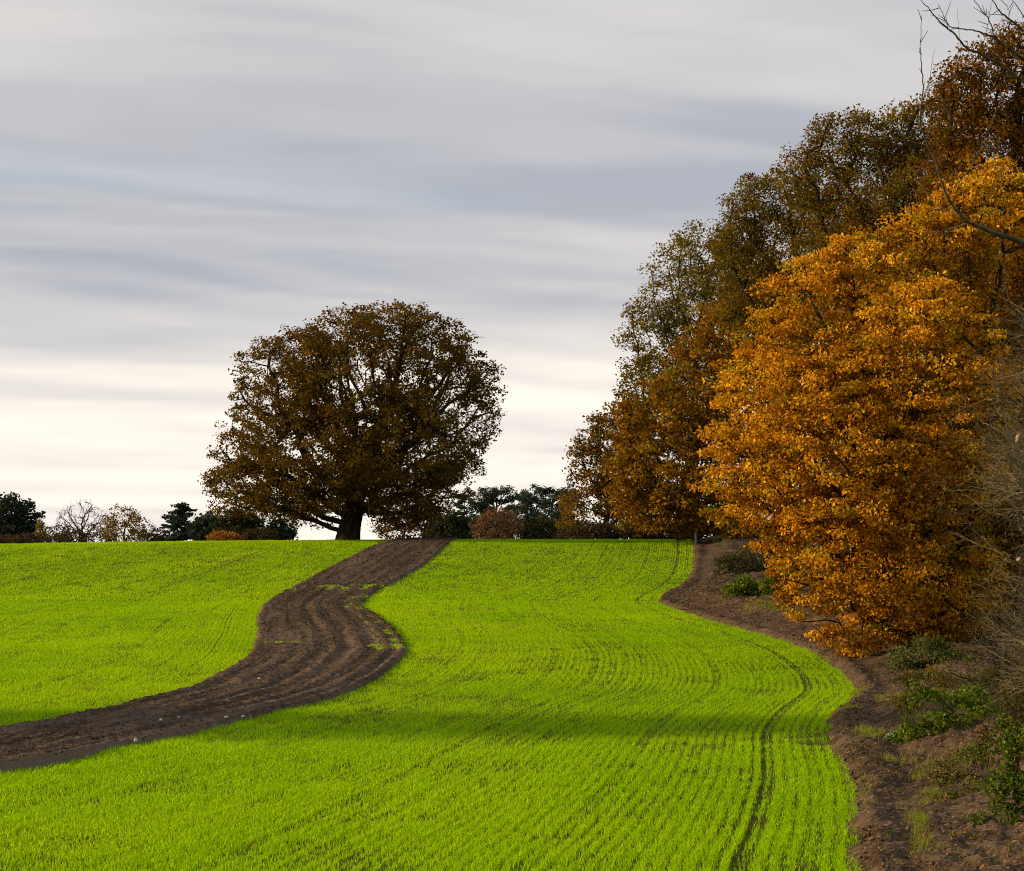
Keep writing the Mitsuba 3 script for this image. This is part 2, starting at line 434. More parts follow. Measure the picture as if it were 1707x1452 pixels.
def skeleton_meshes(nodes, parents, rad, split, least):
    """(trunk and limbs, thin branches) of a skeleton as two meshes: chains whose first radius is above SPLIT, and the rest above LEAST."""
    kids = {}
    for i, p in enumerate(parents):
        if p >= 0:
            kids.setdefault(p, []).append(i)
    thick, thin = Mesh(), Mesh()
    stack = [(0, None)]
    while stack:
        i, before = stack.pop()
        chain = [i] if before is None else [before, i]
        while True:
            ks = sorted(kids.get(chain[-1], []), key=lambda k: -rad[k])
            if not ks:
                break
            for k in ks[1:]:
                stack.append((k, chain[-1]))
            chain.append(ks[0])
        rr = rad[chain].copy()
        if before is not None:
            rr[0] = min(rr[0], rr[1] * 1.15)
        big = rr > split
        ok = rr > least
        nb = int(big.sum())
        if nb >= 2:
            tube(thick, nodes[chain[:nb + 1]], rr[:nb + 1], 10 if rr[0] > 3 * split else 6)
            if ok.sum() - nb >= 1:
                tube(thin, nodes[chain[nb:int(ok.sum())]], rr[nb:int(ok.sum())], 4)
        elif ok.sum() >= 2:
            tube(thin, nodes[chain[:int(ok.sum())]], rr[:int(ok.sum())], 4 if rr[0] > 0.02 else 3)
    return thick, thin


def crown_points(lobes, n, r, hollow=0.45, gap=0.0):
    """N points in the union of ellipsoids (centre, radii), most of them in its outer part; none nearer than GAP to another."""
    C, Rr = np.array([l[0] for l in lobes]), np.array([l[1] for l in lobes])
    vol = Rr.prod(1) ** 0.75
    out = []
    which = r.choice(len(lobes), n * 4, p=vol / vol.sum())
    d = r.normal(size=(n * 4, 3))
    d /= np.linalg.norm(d, axis=1, keepdims=True)
    rad = (hollow ** 3 + (1 - hollow ** 3) * r.random(n * 4)) ** (1 / 3)
    P = C[which] + d * rad[:, None] * Rr[which]
    deep = (np.linalg.norm((P[:, None] - C[None]) / Rr[None], axis=2) < 0.50).any(1)
    P = P[~deep | (r.random(len(P)) < 0.22)]
    if gap <= 0:
        return P[:n]
    tree = cKDTree(P)
    dead = np.zeros(len(P), bool)
    for i in range(len(P)):
        if dead[i]:
            continue
        out.append(i)
        for j in tree.query_ball_point(P[i], gap):
            if j > i:
                dead[j] = True
        if len(out) >= n:
            break
    return P[out]


def leaves(mesh, centres, spread, per, size, palette, r, flat=0.7, weights=None, clump_tint=0.25):
    """PER leaves round each centre: bent kites of two triangles each in the colours of the PALETTE."""
    m = len(centres)
    cnt = np.maximum(1, (per * (0.5 + r.random(m))).astype(int))
    idx = np.repeat(np.arange(m), cnt)
    n = len(idx)
    rs = spread * (0.7 + 0.6 * r.random(m))
    off = r.normal(size=(n, 3))
    off /= np.linalg.norm(off, axis=1, keepdims=True)
    off *= (r.random(n) ** 0.45)[:, None]
    P = centres[idx] + off * rs[idx][:, None] * np.array([1, 1, flat])
    nor = r.normal(size=(n, 3)) + np.array([0, 0, 0.5]) + 0.6 * off
    nor /= np.linalg.norm(nor, axis=1, keepdims=True)
    ax = np.cross(nor, r.normal(size=(n, 3)))
    ax /= np.linalg.norm(ax, axis=1, keepdims=True)
    bx = np.cross(nor, ax)
    s = (size * (0.6 + 0.8 * r.random(n)))[:, None]
    V = np.stack([P - ax * s * 0.5, P + bx * s * 0.34 + nor * s * 0.10 + ax * s * 0.06, P + ax * s * 0.5, P - bx * s * 0.34 + nor * s * 0.10 + ax * s * 0.06], 1).reshape(-1, 3)
    b = 4 * np.arange(n)[:, None]
    Fc = np.stack([b + [0, 1, 2], b + [0, 2, 3]], 1).reshape(-1, 3)
    pal = np.array(palette, float)
    w = np.ones(len(pal)) / len(pal) if weights is None else np.array(weights, float) / np.sum(weights)
    main = r.choice(len(pal), m, p=w)
    own = r.choice(len(pal), n, p=w)
    pick = np.where(r.random(n) < 0.5, main[idx], own)
    col = pal[pick] * (1 + clump_tint * (2 * r.random(m) - 1))[idx][:, None] * (0.7 + 0.6 * r.random(n))[:, None]
    mesh.add(V, Fc, np.repeat(np.clip(col, 0.002, 0.8), 4, 0))


def lobes_at(Y, spec):
    """Ellipsoids given as (x, y, rx, ry[, depth offset in m[, depth radius in m]]), the first four in the photograph's pixels at the depth Y."""
    out = []
    for x, y, rx, ry, *more in spec:
        dy = more[0] if more else 0.0
        s = Y / F
        rd = more[1] if len(more) > 1 else 0.9 * rx * s
        out.append((at(x, y, Y) + np.array([0, dy, 0]), np.array([rx * s, rd, ry * s])))
    return out


def leafy_tree(key, base, fork, lobes, clumps, spread, per, size, palette, label, weights=None, trunk_r=0.4, seed=0, category='tree', group=None, flat=0.7, step=0.7, bark='bark_material',
               hollow=0.45, gap=0.0, least=0.012, lean=(0, 0), tip=0.012, clump_tint=0.25, twigs=True, extra=None):
    r = np.random.default_rng(seed)
    base = np.asarray(base, float)
    C = crown_points(lobes, clumps, r, hollow, gap)
    if extra is not None:
        C = np.vstack([C, extra])
    n = max(3, int(fork / step) + 2)
    t = np.linspace(0, 1, n)[:, None]
    top = base + np.array([lean[0], lean[1], fork])
    start = base + (top - base) * t + np.array([1, 1, 0]) * r.normal(0, 0.03 * fork, (n, 3)) * t
    start[0, 2] -= 0.4
    nodes, parents = grow(start, C, step, 1.1 * step, 1e9, (0, 0, 0.06), seed=seed)
    dist, idx = cKDTree(nodes).query(C)
    nodes, parents = np.vstack([nodes, C]), np.r_[parents, idx]
    rad = radii(parents, tip)
    rad = tip + (rad - tip) * (trunk_r - tip) / (rad[n // 2] - tip)
    tops = (np.arange(n) / max(n - 1, 1))
    rad[:n] = np.maximum(rad[:n], trunk_r * (1.0 - 0.12 * tops)) * (1 + 0.28 * np.exp(-tops * fork / 0.6))
    thick, thin = skeleton_meshes(nodes, parents, rad, trunk_r * 0.22, least)
    if twigs:
        for c in C:
            for q in range(2):
                d = r.normal(size=3)
                d = d / np.linalg.norm(d) * spread * 1.0
                w = np.cross(d, r.normal(size=3))
                w = w / np.linalg.norm(w) * max(least * 0.6, 0.008)
                m = c + d * 0.5 + r.normal(0, 0.06 * spread, 3)
                thin.add([c - w, c + w, m + 0.7 * w, m - 0.7 * w, c + d], [[0, 1, 2], [0, 2, 3], [3, 2, 4]])
    crown = Mesh()
    leaves(crown, C, spread, per, size, palette, r, flat, weights, clump_tint)
    if thick.n:
        scene[key + '__trunk'] = thick.ply(bark, smooth=True)
    if thin.n:
        scene[key + '__branches'] = thin.ply(bark)
        labels[key + '__branches'] = {'kind': 'stuff'}
    scene[key + '__crown'] = crown.ply('leaf_material')
    labels[key + '__crown'] = {'kind': 'stuff'}
    tag(key, label, category, group)


def base_under(x, Y, lift=0.0):
    X = (x - CX) / F * Y
    return on_ground(X, Y)


GOLD = [(0.55, 0.265, 0.013), (0.68, 0.400, 0.020), (0.35, 0.148, 0.010), (0.17, 0.066, 0.008), (0.28, 0.235, 0.014)]
RUST = [(0.27, 0.125, 0.010), (0.19, 0.088, 0.009), (0.34, 0.185, 0.011), (0.12, 0.058, 0.008), (0.18, 0.155, 0.012)]
OLIVE = [(0.15, 0.105, 0.012), (0.115, 0.105, 0.014), (0.18, 0.105, 0.012), (0.11, 0.055, 0.010), (0.16, 0.15, 0.016)]
BROWN = [(0.140, 0.072, 0.008), (0.172, 0.095, 0.010), (0.110, 0.072, 0.009), (0.100, 0.086, 0.011), (0.065, 0.036, 0.007)]
DARK = [(0.028, 0.045, 0.028), (0.040, 0.058, 0.032), (0.022, 0.034, 0.024)]
PINE = [(0.040, 0.064, 0.046), (0.054, 0.080, 0.054), (0.030, 0.048, 0.038)]
GREEN = [(0.075, 0.135, 0.012), (0.115, 0.185, 0.014), (0.050, 0.085, 0.013), (0.19, 0.20, 0.020)]
RUSSET = [(0.15, 0.085, 0.045), (0.20, 0.11, 0.05), (0.11, 0.07, 0.04)]

# the great oak on the crest
YO = 162.0
oak_lobes = lobes_at(YO, [
    (640, 600, 150, 92), (590, 565, 90, 50, -2.5, 4), (450, 620, 60, 60), (560, 640, 120, 90), (720, 640, 110, 88), (470, 660, 82, 78), (770, 690, 68, 82), (430, 740, 82, 68), (395, 800, 60, 45), (500, 760, 110, 82), (610, 720, 120, 100),
    (715, 760, 95, 70), (470, 830, 85, 36), (660, 835, 110, 38), (735, 820, 60, 40), (545, 840, 70, 30), (400, 835, 55, 32), (510, 862, 34, 22), (645, 856, 40, 22), (690, 858, 55, 24), (800, 640, 40, 62), (500, 590, 60, 50), (740, 580, 60, 46), (665, 545, 75, 42),
    (440, 810, 80, 42, -4, 3), (520, 820, 90, 46, -5, 3), (600, 790, 90, 46, -5.5, 3), (680, 810, 90, 50, -5, 3), (560, 780, 130, 60, -6, 3), (640, 770, 130, 60, -6, 3), (490, 845, 60, 28, -4, 2.5), (680, 850, 80, 28, -4, 2.5), (620, 640, 140, 90, -3.5, 4), (520, 740, 120, 80, -4, 4), (690, 740, 110, 80, -4, 4), (600, 660, 140, 95, 4, 4), (660, 770, 120, 70, 4.5, 3.5), (450, 790, 80, 50, -3, 3)])
leafy_tree('oak_tree', base_under(579, YO), 4.0, oak_lobes, 3000, 0.66, 44, 0.215, BROWN, 'great broad oak with dark brown autumn leaves standing alone on the crest', [3, 2, 3, 3, 2],
           trunk_r=0.84, seed=11, step=0.75, hollow=0.62, gap=0.37, lean=(0.9, 0), least=0.02, tip=0.02)

# the wood along the right: from the far end to the near one
leafy_tree('oak_tree_001', base_under(1010, 184), 2.6, lobes_at(184, [(1025, 745, 55, 72), (985, 775, 36, 62), (962, 800, 26, 55), (1050, 800, 60, 80), (980, 850, 55, 45), (1060, 860, 60, 40), (1050, 700, 40, 60)]), 420, 0.80, 46, 0.27, [(0.19, 0.105, 0.012), (0.13, 0.10, 0.013), (0.22, 0.12, 0.012), (0.11, 0.06, 0.010), (0.16, 0.14, 0.016)],
           'small dull olive brown tree at the far end of the wood, lowest of its row', [2, 3, 1, 3, 1], trunk_r=0.3, seed=12, step=0.8, gap=0.5, least=0.02, tip=0.02)
leafy_tree('oak_tree_002', base_under(1150, 168), 4.5, lobes_at(168, [(1080, 570, 48, 85), (1075, 640, 42, 60), (1130, 470, 58, 80), (1175, 425, 60, 55), (1110, 600, 60, 80), (1180, 540, 80, 110), (1220, 470, 70, 80), (1150, 680, 90, 90)]), 620,
           0.90, 62, 0.22, OLIVE, 'tall thin olive green tree with sky showing through, behind the rusty one', [2, 4, 1, 1, 3], trunk_r=0.38, seed=13, step=0.8, gap=0.55, least=0.016, tip=0.016)
leafy_tree('oak_tree_003', base_under(1135, 157), 2.2, lobes_at(150, [(1055, 790, 55, 80), (1085, 700, 60, 70), (1050, 715, 36, 50), (1080, 850, 50, 45), (1200, 860, 70, 50), (1120, 770, 92, 105), (1180, 640, 80, 95), (1225, 560, 80, 80), (1290, 520, 90, 80), (1075, 800, 50, 70), (1190, 780, 90, 100), (1130, 850, 80, 40), (1240, 680, 90, 120)]),
           1000, 0.78, 60, 0.25, RUST, 'rusty orange oak at the crop edge left of the golden one', [3, 3, 2, 2, 2], trunk_r=0.34, seed=14, step=0.7, gap=0.46, least=0.014, tip=0.014)
leafy_tree('oak_tree_004', base_under(1310, 112), 5.5, lobes_at(112, [(1265, 340, 55, 52), (1310, 330, 60, 50), (1240, 410, 60, 66), (1330, 420, 100, 100), (1260, 480, 80, 80), (1390, 500, 100, 90)]), 600, 0.64, 80, 0.145, OLIVE,
           'dark olive tree behind the golden oak, between the thin one and the tallest', [2, 3, 2, 3, 1], trunk_r=0.42, seed=15, step=0.7, gap=0.40, least=0.014, tip=0.014)
leafy_tree('oak_tree_005', base_under(1470, 92), 7.0, lobes_at(92, [(1385, 250, 58, 50), (1430, 230, 66, 42), (1500, 230, 70, 48), (1585, 190, 50, 60), (1540, 205, 50, 44), (1335, 300, 45, 50), (1370, 310, 60, 70), (1470, 320, 110, 90), (1560, 270, 70, 80), (1530, 330, 90, 90), (1480, 360, 90, 60, -1.5), (1450, 420, 130, 90), (1560, 400, 100, 100)]),
           860, 0.60, 72, 0.135, OLIVE, 'tall dark olive brown tree with forked limbs above the golden oak', [3, 2, 3, 3, 1], trunk_r=0.42, seed=16, step=0.7, gap=0.40, least=0.014, tip=0.014)
leafy_tree('oak_tree_006', base_under(1690, 74), 8.0, lobes_at(74, [(1595, 150, 40, 50), (1640, 150, 66, 86), (1700, 130, 80, 90), (1600, 220, 55, 60), (1660, 270, 90, 90), (1760, 180, 90, 120), (1590, 310, 60, 70), (1760, 330, 90, 120), (1660, 430, 100, 110), (1660, 560, 90, 110), (1740, 480, 90, 110)]), 980, 0.53, 84, 0.120, [(0.20, 0.085, 0.008), (0.14, 0.060, 0.007), (0.24, 0.13, 0.010), (0.10, 0.045, 0.007), (0.13, 0.11, 0.011)],
           'tallest tree of the wood, rusty brown, behind the bare twigs in the top corner', [2, 4, 1, 4, 2], trunk_r=0.42, seed=17, step=0.6, gap=0.36, least=0.012, tip=0.012)

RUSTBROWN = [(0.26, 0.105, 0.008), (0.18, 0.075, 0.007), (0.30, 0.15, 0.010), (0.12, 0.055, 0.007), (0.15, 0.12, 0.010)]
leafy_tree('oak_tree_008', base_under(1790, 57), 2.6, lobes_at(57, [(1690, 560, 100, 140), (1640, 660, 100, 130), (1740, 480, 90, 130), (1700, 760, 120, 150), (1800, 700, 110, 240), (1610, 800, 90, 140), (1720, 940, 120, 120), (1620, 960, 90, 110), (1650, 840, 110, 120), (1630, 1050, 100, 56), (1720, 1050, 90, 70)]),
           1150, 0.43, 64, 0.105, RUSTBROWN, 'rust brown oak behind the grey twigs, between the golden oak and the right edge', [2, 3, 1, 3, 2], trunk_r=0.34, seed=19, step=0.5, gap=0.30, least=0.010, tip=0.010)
leafy_tree('oak_tree_009', base_under(1440, 80), 2.5, lobes_at(80, [(1400, 620, 130, 120), (1500, 560, 130, 130), (1560, 700, 130, 150), (1430, 780, 130, 150), (1330, 740, 90, 130), (1540, 880, 130, 110), (1380, 900, 90, 80)]), 640, 0.7, 50, 0.18, BROWN,
           'dark tree deep in the wood hidden behind the middle of the golden oak', trunk_r=0.36, seed=20, step=0.6, gap=0.46, least=0.012, tip=0.012)

# the golden oak that hangs over the margin
YG = 55.0
gold_lobes = lobes_at(YG, [
    (1290, 640, 100, 105), (1360, 540, 110, 110), (1460, 470, 110, 90), (1560, 420, 95, 85), (1650, 360, 100, 95), (1235, 760, 62, 105), (1210, 830, 50, 50), (1290, 810, 95, 110), (1390, 720, 150, 140), (1500, 620, 150, 150),
    (1590, 540, 70, 110), (1520, 800, 160, 130), (1370, 930, 90, 85), (1460, 970, 110, 85), (1560, 960, 110, 110), (1420, 1050, 70, 42), 
    (1400, 760, 170, 170, -2.4, 2.2), (1510, 680, 150, 200, -2.6, 2.2), (1450, 930, 110, 90, -1.8, 1.8), (1330, 650, 90, 90, -1.6, 1.8), (1540, 1040, 100, 52), (1470, 1070, 60, 32), (1320, 900, 60, 60), (1350, 1000, 50, 40)])
leafy_tree('oak_tree_007', base_under(1560, YG + 1.5), 2.0, gold_lobes, 1900, 0.42, 104, 0.098, GOLD, 'big golden orange oak in full sun hanging low over the bare margin', [4, 3, 3, 2, 1.4], trunk_r=0.36, seed=18, step=0.42,
           gap=0.36, least=0.010, tip=0.009, flat=0.48, hollow=0.55)

# ------------------------------------------------------------------ far trees beyond the crest
def far_tree(key, x, top, bottom, w, Y, palette, label, clumps, spread, per, size, seed, category='tree', group=None, weights=None, shape='round', trunk_r=0.2, hollow=0.3):
    h = bottom - top
    if shape == 'round':
        spec = [(x, top + 0.38 * h, 0.36 * w, 0.38 * h), (x - 0.22 * w, top + 0.58 * h, 0.28 * w, 0.36 * h), (x + 0.22 * w, top + 0.55 * h, 0.28 * w, 0.36 * h), (x, bottom - 0.28 * h, 0.46 * w, 0.30 * h)]
    else:
        spec = [(x, bottom - 0.5 * h, 0.48 * w, 0.48 * h)]
    base = at(x, bottom, Y)
    g = float(height(base[0], base[1]))
    base[2] = g
    leafy_tree(key, base, max(1.0, (at(x, bottom, Y)[2] - g) + 0.25 * h * Y / F), lobes_at(Y, spec), clumps, spread, per, size, palette, label, weights, trunk_r=trunk_r, seed=seed, category=category, group=group, step=0.9,
               hollow=hollow, gap=spread * 0.5, least=0.025, tip=0.02)


far_tree('evergreen_tree', 18, 826, 915, 105, 250, DARK, 'dark rounded evergreen at the left end of the skyline', 200, 1.0, 40, 0.42, 21)
far_tree('birch_tree', 68, 868, 912, 22, 240, [(0.20, 0.17, 0.02), (0.15, 0.14, 0.025)], 'slim yellowish tree just right of the leftmost evergreen', 24, 0.6, 22, 0.28, 22, trunk_r=0.08)
far_tree('scrub_bush', 98, 872, 912, 60, 250, RUSSET, 'low russet scrub between the yellowish tree and the bare tree', 70, 0.7, 14, 0.26, 23, category='bush', trunk_r=0.1)
far_tree('scrub_bush_001', 170, 868, 912, 60, 255, [(0.07, 0.06, 0.03), (0.10, 0.07, 0.035)], 'dull brown scrub between the bare tree and the thin autumn tree', 60, 0.7, 16, 0.28, 24, category='bush', trunk_r=0.1)
far_tree('autumn_tree', 208, 840, 908, 84, 240, [(0.17, 0.10, 0.025), (0.13, 0.095, 0.025), (0.20, 0.12, 0.02)], 'thin autumn tree with gappy ochre leaves left of the cedar', 120, 0.65, 16, 0.26, 25, trunk_r=0.14, hollow=0.5)
far_tree('evergreen_tree_001', 350, 858, 906, 70, 258, DARK, 'low dark evergreen tree right against the cedar', 110, 0.9, 34, 0.42, 26)
far_tree('evergreen_tree_002', 398, 848, 906, 84, 250, [(0.035, 0.045, 0.018), (0.05, 0.05, 0.018), (0.024, 0.036, 0.018)], 'dark green tree under the left boughs of the great oak', 150, 0.9, 36, 0.40, 27)
far_tree('orange_bush', 376, 886, 906, 58, 215, [(0.36, 0.17, 0.03), (0.28, 0.12, 0.03)], 'small orange bush on the skyline left of the great oak', 60, 0.42, 26, 0.2, 28, category='bush', shape='low', trunk_r=0.08)
far_tree('evergreen_tree_003', 466, 864, 906, 50, 250, DARK, 'small dark evergreen left of the trunk of the great oak', 70, 0.75, 34, 0.38, 29)
far_tree('hawthorn_bush', 672, 838, 906, 100, 196, [(0.10, 0.06, 0.028), (0.13, 0.07, 0.025), (0.07, 0.05, 0.02)], 'brown hawthorn with sky showing through right of the oak trunk', 130, 0.6, 20, 0.22, 30, category='bush', trunk_r=0.12, hollow=0.4)
far_tree('evergreen_tree_004', 748, 856, 908, 86, 235, [(0.032, 0.042, 0.018), (0.045, 0.05, 0.022), (0.03, 0.034, 0.018)], 'dark bushy tree where the track leaves the skyline', 140, 0.8, 38, 0.36, 31)
far_tree('scrub_bush_002', 832, 848, 908, 92, 215, RUSSET, 'russet twiggy thicket in front of the pines', 170, 0.65, 26, 0.22, 32, category='bush', trunk_r=0.1)
far_tree('scrub_bush_003', 905, 862, 908, 72, 215, [(0.055, 0.06, 0.022), (0.075, 0.07, 0.022), (0.04, 0.045, 0.02)], 'olive green bush between the russet thicket and the wood', 120, 0.7, 32, 0.26, 33, category='bush', trunk_r=0.1)
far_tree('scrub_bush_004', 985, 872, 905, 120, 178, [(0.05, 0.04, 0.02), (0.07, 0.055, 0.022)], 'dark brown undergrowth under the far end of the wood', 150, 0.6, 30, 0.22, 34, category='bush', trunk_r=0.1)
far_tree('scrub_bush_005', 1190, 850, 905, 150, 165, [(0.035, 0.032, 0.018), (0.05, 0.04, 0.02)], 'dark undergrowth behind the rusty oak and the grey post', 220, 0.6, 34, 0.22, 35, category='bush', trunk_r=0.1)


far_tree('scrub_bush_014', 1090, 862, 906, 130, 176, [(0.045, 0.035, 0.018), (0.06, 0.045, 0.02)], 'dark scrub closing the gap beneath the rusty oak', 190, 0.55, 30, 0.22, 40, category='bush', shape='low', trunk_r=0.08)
far_tree('scrub_bush_010', 252, 878, 910, 56, 245, [(0.06, 0.055, 0.025), (0.085, 0.07, 0.03)], 'low brown scrub between the thin autumn tree and the cedar', 60, 0.6, 24, 0.24, 36, category='bush', shape='low', trunk_r=0.08)
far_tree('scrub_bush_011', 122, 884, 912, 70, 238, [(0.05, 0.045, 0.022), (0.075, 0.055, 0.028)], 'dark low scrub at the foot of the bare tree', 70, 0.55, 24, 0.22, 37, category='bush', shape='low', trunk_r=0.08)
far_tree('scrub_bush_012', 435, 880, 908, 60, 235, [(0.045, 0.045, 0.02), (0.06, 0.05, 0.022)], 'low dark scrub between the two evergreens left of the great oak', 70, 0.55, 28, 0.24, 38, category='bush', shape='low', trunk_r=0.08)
far_tree('scrub_bush_013', 40, 890, 914, 120, 236, [(0.055, 0.04, 0.022), (0.075, 0.05, 0.026)], 'low russet brown scrub at the left end of the skyline', 110, 0.5, 26, 0.22, 39, category='bush', shape='low', trunk_r=0.08)


def pine(key, x, top, bottom, w, Y, label, seed, tiers=9, spread=0.8, palette=PINE, trunk_r=0.25, cedar=False):
    r = np.random.default_rng(seed)
    s = Y / F
    base, tip_ = at(x, bottom, Y), at(x, top, Y)
    g = on_ground(base[0], Y)
    H = tip_[2] - g[2]
    thick, thin, cm = Mesh(), Mesh(), Mesh()
    t = np.linspace(0, 1, 8)
    pts = g + np.stack([0.15 * np.sin(3 * t + seed), 0 * t, t * H], 1)
    tube(thick, pts, trunk_r * (1 - 0.85 * t), 8)
    C = [tip_ - [0, 0, 0.2], tip_ - [0, 0, 0.5]]
    for k in range(tiers * 6):
        f = (k + r.random()) / (tiers * 6)
        z = tip_[2] - (f * 0.97 + 0.02) * (tip_[2] - base[2])
        reach = w * 0.5 * s * ((0.16 + 0.9 * f ** 0.75) if cedar else (0.35 + 0.75 * math.sin(min(1.0, 0.25 + f) * 2.4)))
        a = r.random() * 2 * np.pi
        L_ = reach * (0.45 + 0.75 * r.random())
        d = np.array([np.cos(a), np.sin(a), (0.0 if cedar else 0.25) + 0.12 * r.normal()])
        o = np.array([pts[0, 0], pts[0, 1], z - (0 if cedar else 0.15 * L_)])
        tube(thin, [o, o + d * L_ * 0.5, o + d * L_], [0.07, 0.05, 0.02], 3)
        for q in np.linspace(0.25, 1.0, max(2, int(L_ / 0.55))):
            C.append(o + d * L_ * q + r.normal(0, 0.18, 3) + np.array([0, 0, 0.1]))
    leaves(cm, np.array(C), spread, 30, 0.34, palette, r, flat=0.6 if not cedar else 0.3)
    scene[key + '__trunk'] = thick.ply('bark_material', smooth=True)
    scene[key + '__branches'] = thin.ply('bark_material')
    scene[key + '__crown'] = cm.ply('leaf_material')
    labels[key + '__branches'] = {'kind': 'stuff'}
    labels[key + '__crown'] = {'kind': 'stuff'}
    tag(key, label, 'tree')


pine('cedar_tree', 303, 840, 908, 96, 262, 'dark cedar with flat spreading boughs on the skyline left of the oak', 41, tiers=9, spread=0.6, cedar=True, palette=DARK)
pine('pine_tree', 773, 824, 908, 56, 300, 'slim pine with layered boughs right of the great oak', 42, tiers=7, spread=0.6, cedar=True)
pine('pine_tree_001', 826, 813, 908, 84, 310, 'broad blue green pine, tallest of the pines right of the oak', 43, tiers=10)
pine('pine_tree_002', 876, 822, 908, 80, 320, 'blue green pine in the middle of its row of three', 44, tiers=9)
pine('pine_tree_003', 922, 814, 908, 90, 315, 'blue green pine nearest the wood', 45, tiers=10)


# ------------------------------------------------------------------ bare trees
def bare_tree(key, base, fork, lobes, n, label, seed, step=0.5, trunk_r=0.2, tip=0.006, bark='bark_material', lean=(0, 0), least=0.0, kill=None, category='tree', hollow=0.2, tropism=(0, 0, 0.12), split=0.25, sprigs=0, sprig=0.3):
    r = np.random.default_rng(seed)
    C = crown_points(lobes, n, r, hollow)
    base = np.asarray(base, float)
    k = max(3, int(fork / step) + 2)
    t = np.linspace(0, 1, k)[:, None]
    start = base + (np.array([lean[0], lean[1], fork])) * t
    start[0, 2] -= 0.3
    nodes, parents = grow(start, C, step, kill or 1.05 * step, 1e9, tropism, seed=seed)
    rad = radii(parents, tip, 2.5)
    rad = tip + (rad - tip) * (trunk_r - tip) / max(rad[k // 2] - tip, 1e-6)
    rad[:k] *= 1 + 0.3 * np.exp(-np.linspace(0, 1, k) * fork / 0.6)
    thick, thin = skeleton_meshes(nodes, parents, rad, trunk_r * split, least)
    if sprigs:
        for i in r.integers(k, len(nodes), sprigs):
            d0 = nodes[i] - nodes[parents[i]]
            d = d0 / (np.linalg.norm(d0) + 1e-9) + r.normal(0, 0.55, 3)
            d = d / np.linalg.norm(d) * sprig * (0.4 + 0.9 * r.random())
            q = r.normal(0, 0.07 * sprig, 3)
            tube(thin, [nodes[i], nodes[i] + d * 0.5 + q, nodes[i] + d], [tip * 0.9, tip * 0.7, tip * 0.35], 3)
    if thick.n:
        scene[key + '__trunk'] = thick.ply(bark, smooth=True)
    scene[key + '__branches'] = thin.ply(bark)
    labels[key + '__branches'] = {'kind': 'stuff'}
    tag(key, label, category)


b = at(137, 908, 245)
bb = on_ground(b[0], 245)
bare_tree('bare_tree', bb, b[2] - bb[2] + 1.2, lobes_at(245, [(135, 866, 36, 34), (115, 870, 24, 26), (158, 868, 24, 26)]), 420, 'bare leafless tree on the skyline right of the yellowish one', 51, step=0.35, trunk_r=0.2, tip=0.02,
          sprigs=500, sprig=0.6)

# the bare grey shrub at the right edge, near the camera
YB = 27.0
def switch(mesh, p, d, length, w, level, r, bend):
    """A bough and its side shoots, three levels deep."""
    m = 7 if level < 2 else 5
    pts = [np.asarray(p, float)]
    for i in range(m):
        d = d + bend * length / m + r.normal(0, 0.10 + 0.05 * level, 3)
        d = d / np.linalg.norm(d)
        pts.append(pts[-1] + d * length / m)
    tube(mesh, pts, np.linspace(w, w * 0.3, m + 1), 5 if level == 0 else 3)
    if level < 3:
        for _ in range((10, 6, 3)[level]):
            i = r.integers(1, m)
            e = pts[i + 1] - pts[i]
            e = e / np.linalg.norm(e)
            o = np.cross(e, r.normal(size=3))
            o = e * 0.75 + o / (np.linalg.norm(o) + 1e-9) * (0.55 + 0.3 * r.random()) + np.array([0, 0, 0.12])
            switch(mesh, pts[i], o / np.linalg.norm(o), length * (0.35 + 0.25 * r.random()), w * 0.5, level + 1, r, bend * 1.2)


rs_ = np.random.default_rng(52)
stems, shoots = Mesh(), Mesh()
for k, (bx, by) in enumerate(((8.25, 27.0), (8.5, 27.5), (8.3, 26.2), (8.7, 28.4))):
    g = on_ground(bx, by)
    t = np.linspace(0, 1, 9)
    P = g + np.stack([-0.25 * t * (k == 0) + 0.1 * np.sin(3 * t + k), 0.15 * np.sin(2 * t + 2 * k), 6.0 * t - 0.2 + 0 * t], 1)
    tube(stems, P, 0.05 * (1 - 0.75 * t), 7)
    for _ in range(23):
        f = 0.06 + 0.84 * rs_.random()
        p = np.array([np.interp(f, t, P[:, j]) for j in range(3)])
        d = np.array([-1.0, 0.55 * rs_.normal(), 0.25 + 0.35 * rs_.random()])
        switch(shoots, p, d / np.linalg.norm(d), 1.0 + 1.1 * rs_.random(), 0.0125, 0, rs_, np.array([0, 0, 0.10]))
scene['bare_shrub__stems'] = stems.ply('green_bark_material', smooth=True)
scene['bare_shrub__branches'] = shoots.ply('twig_material')
labels['bare_shrub__stems'] = {'kind': 'stuff'}
labels['bare_shrub__branches'] = {'kind': 'stuff'}
tag('bare_shrub', 'grey green bare twiggy shrub along the right edge, nearly leafless', 'shrub')
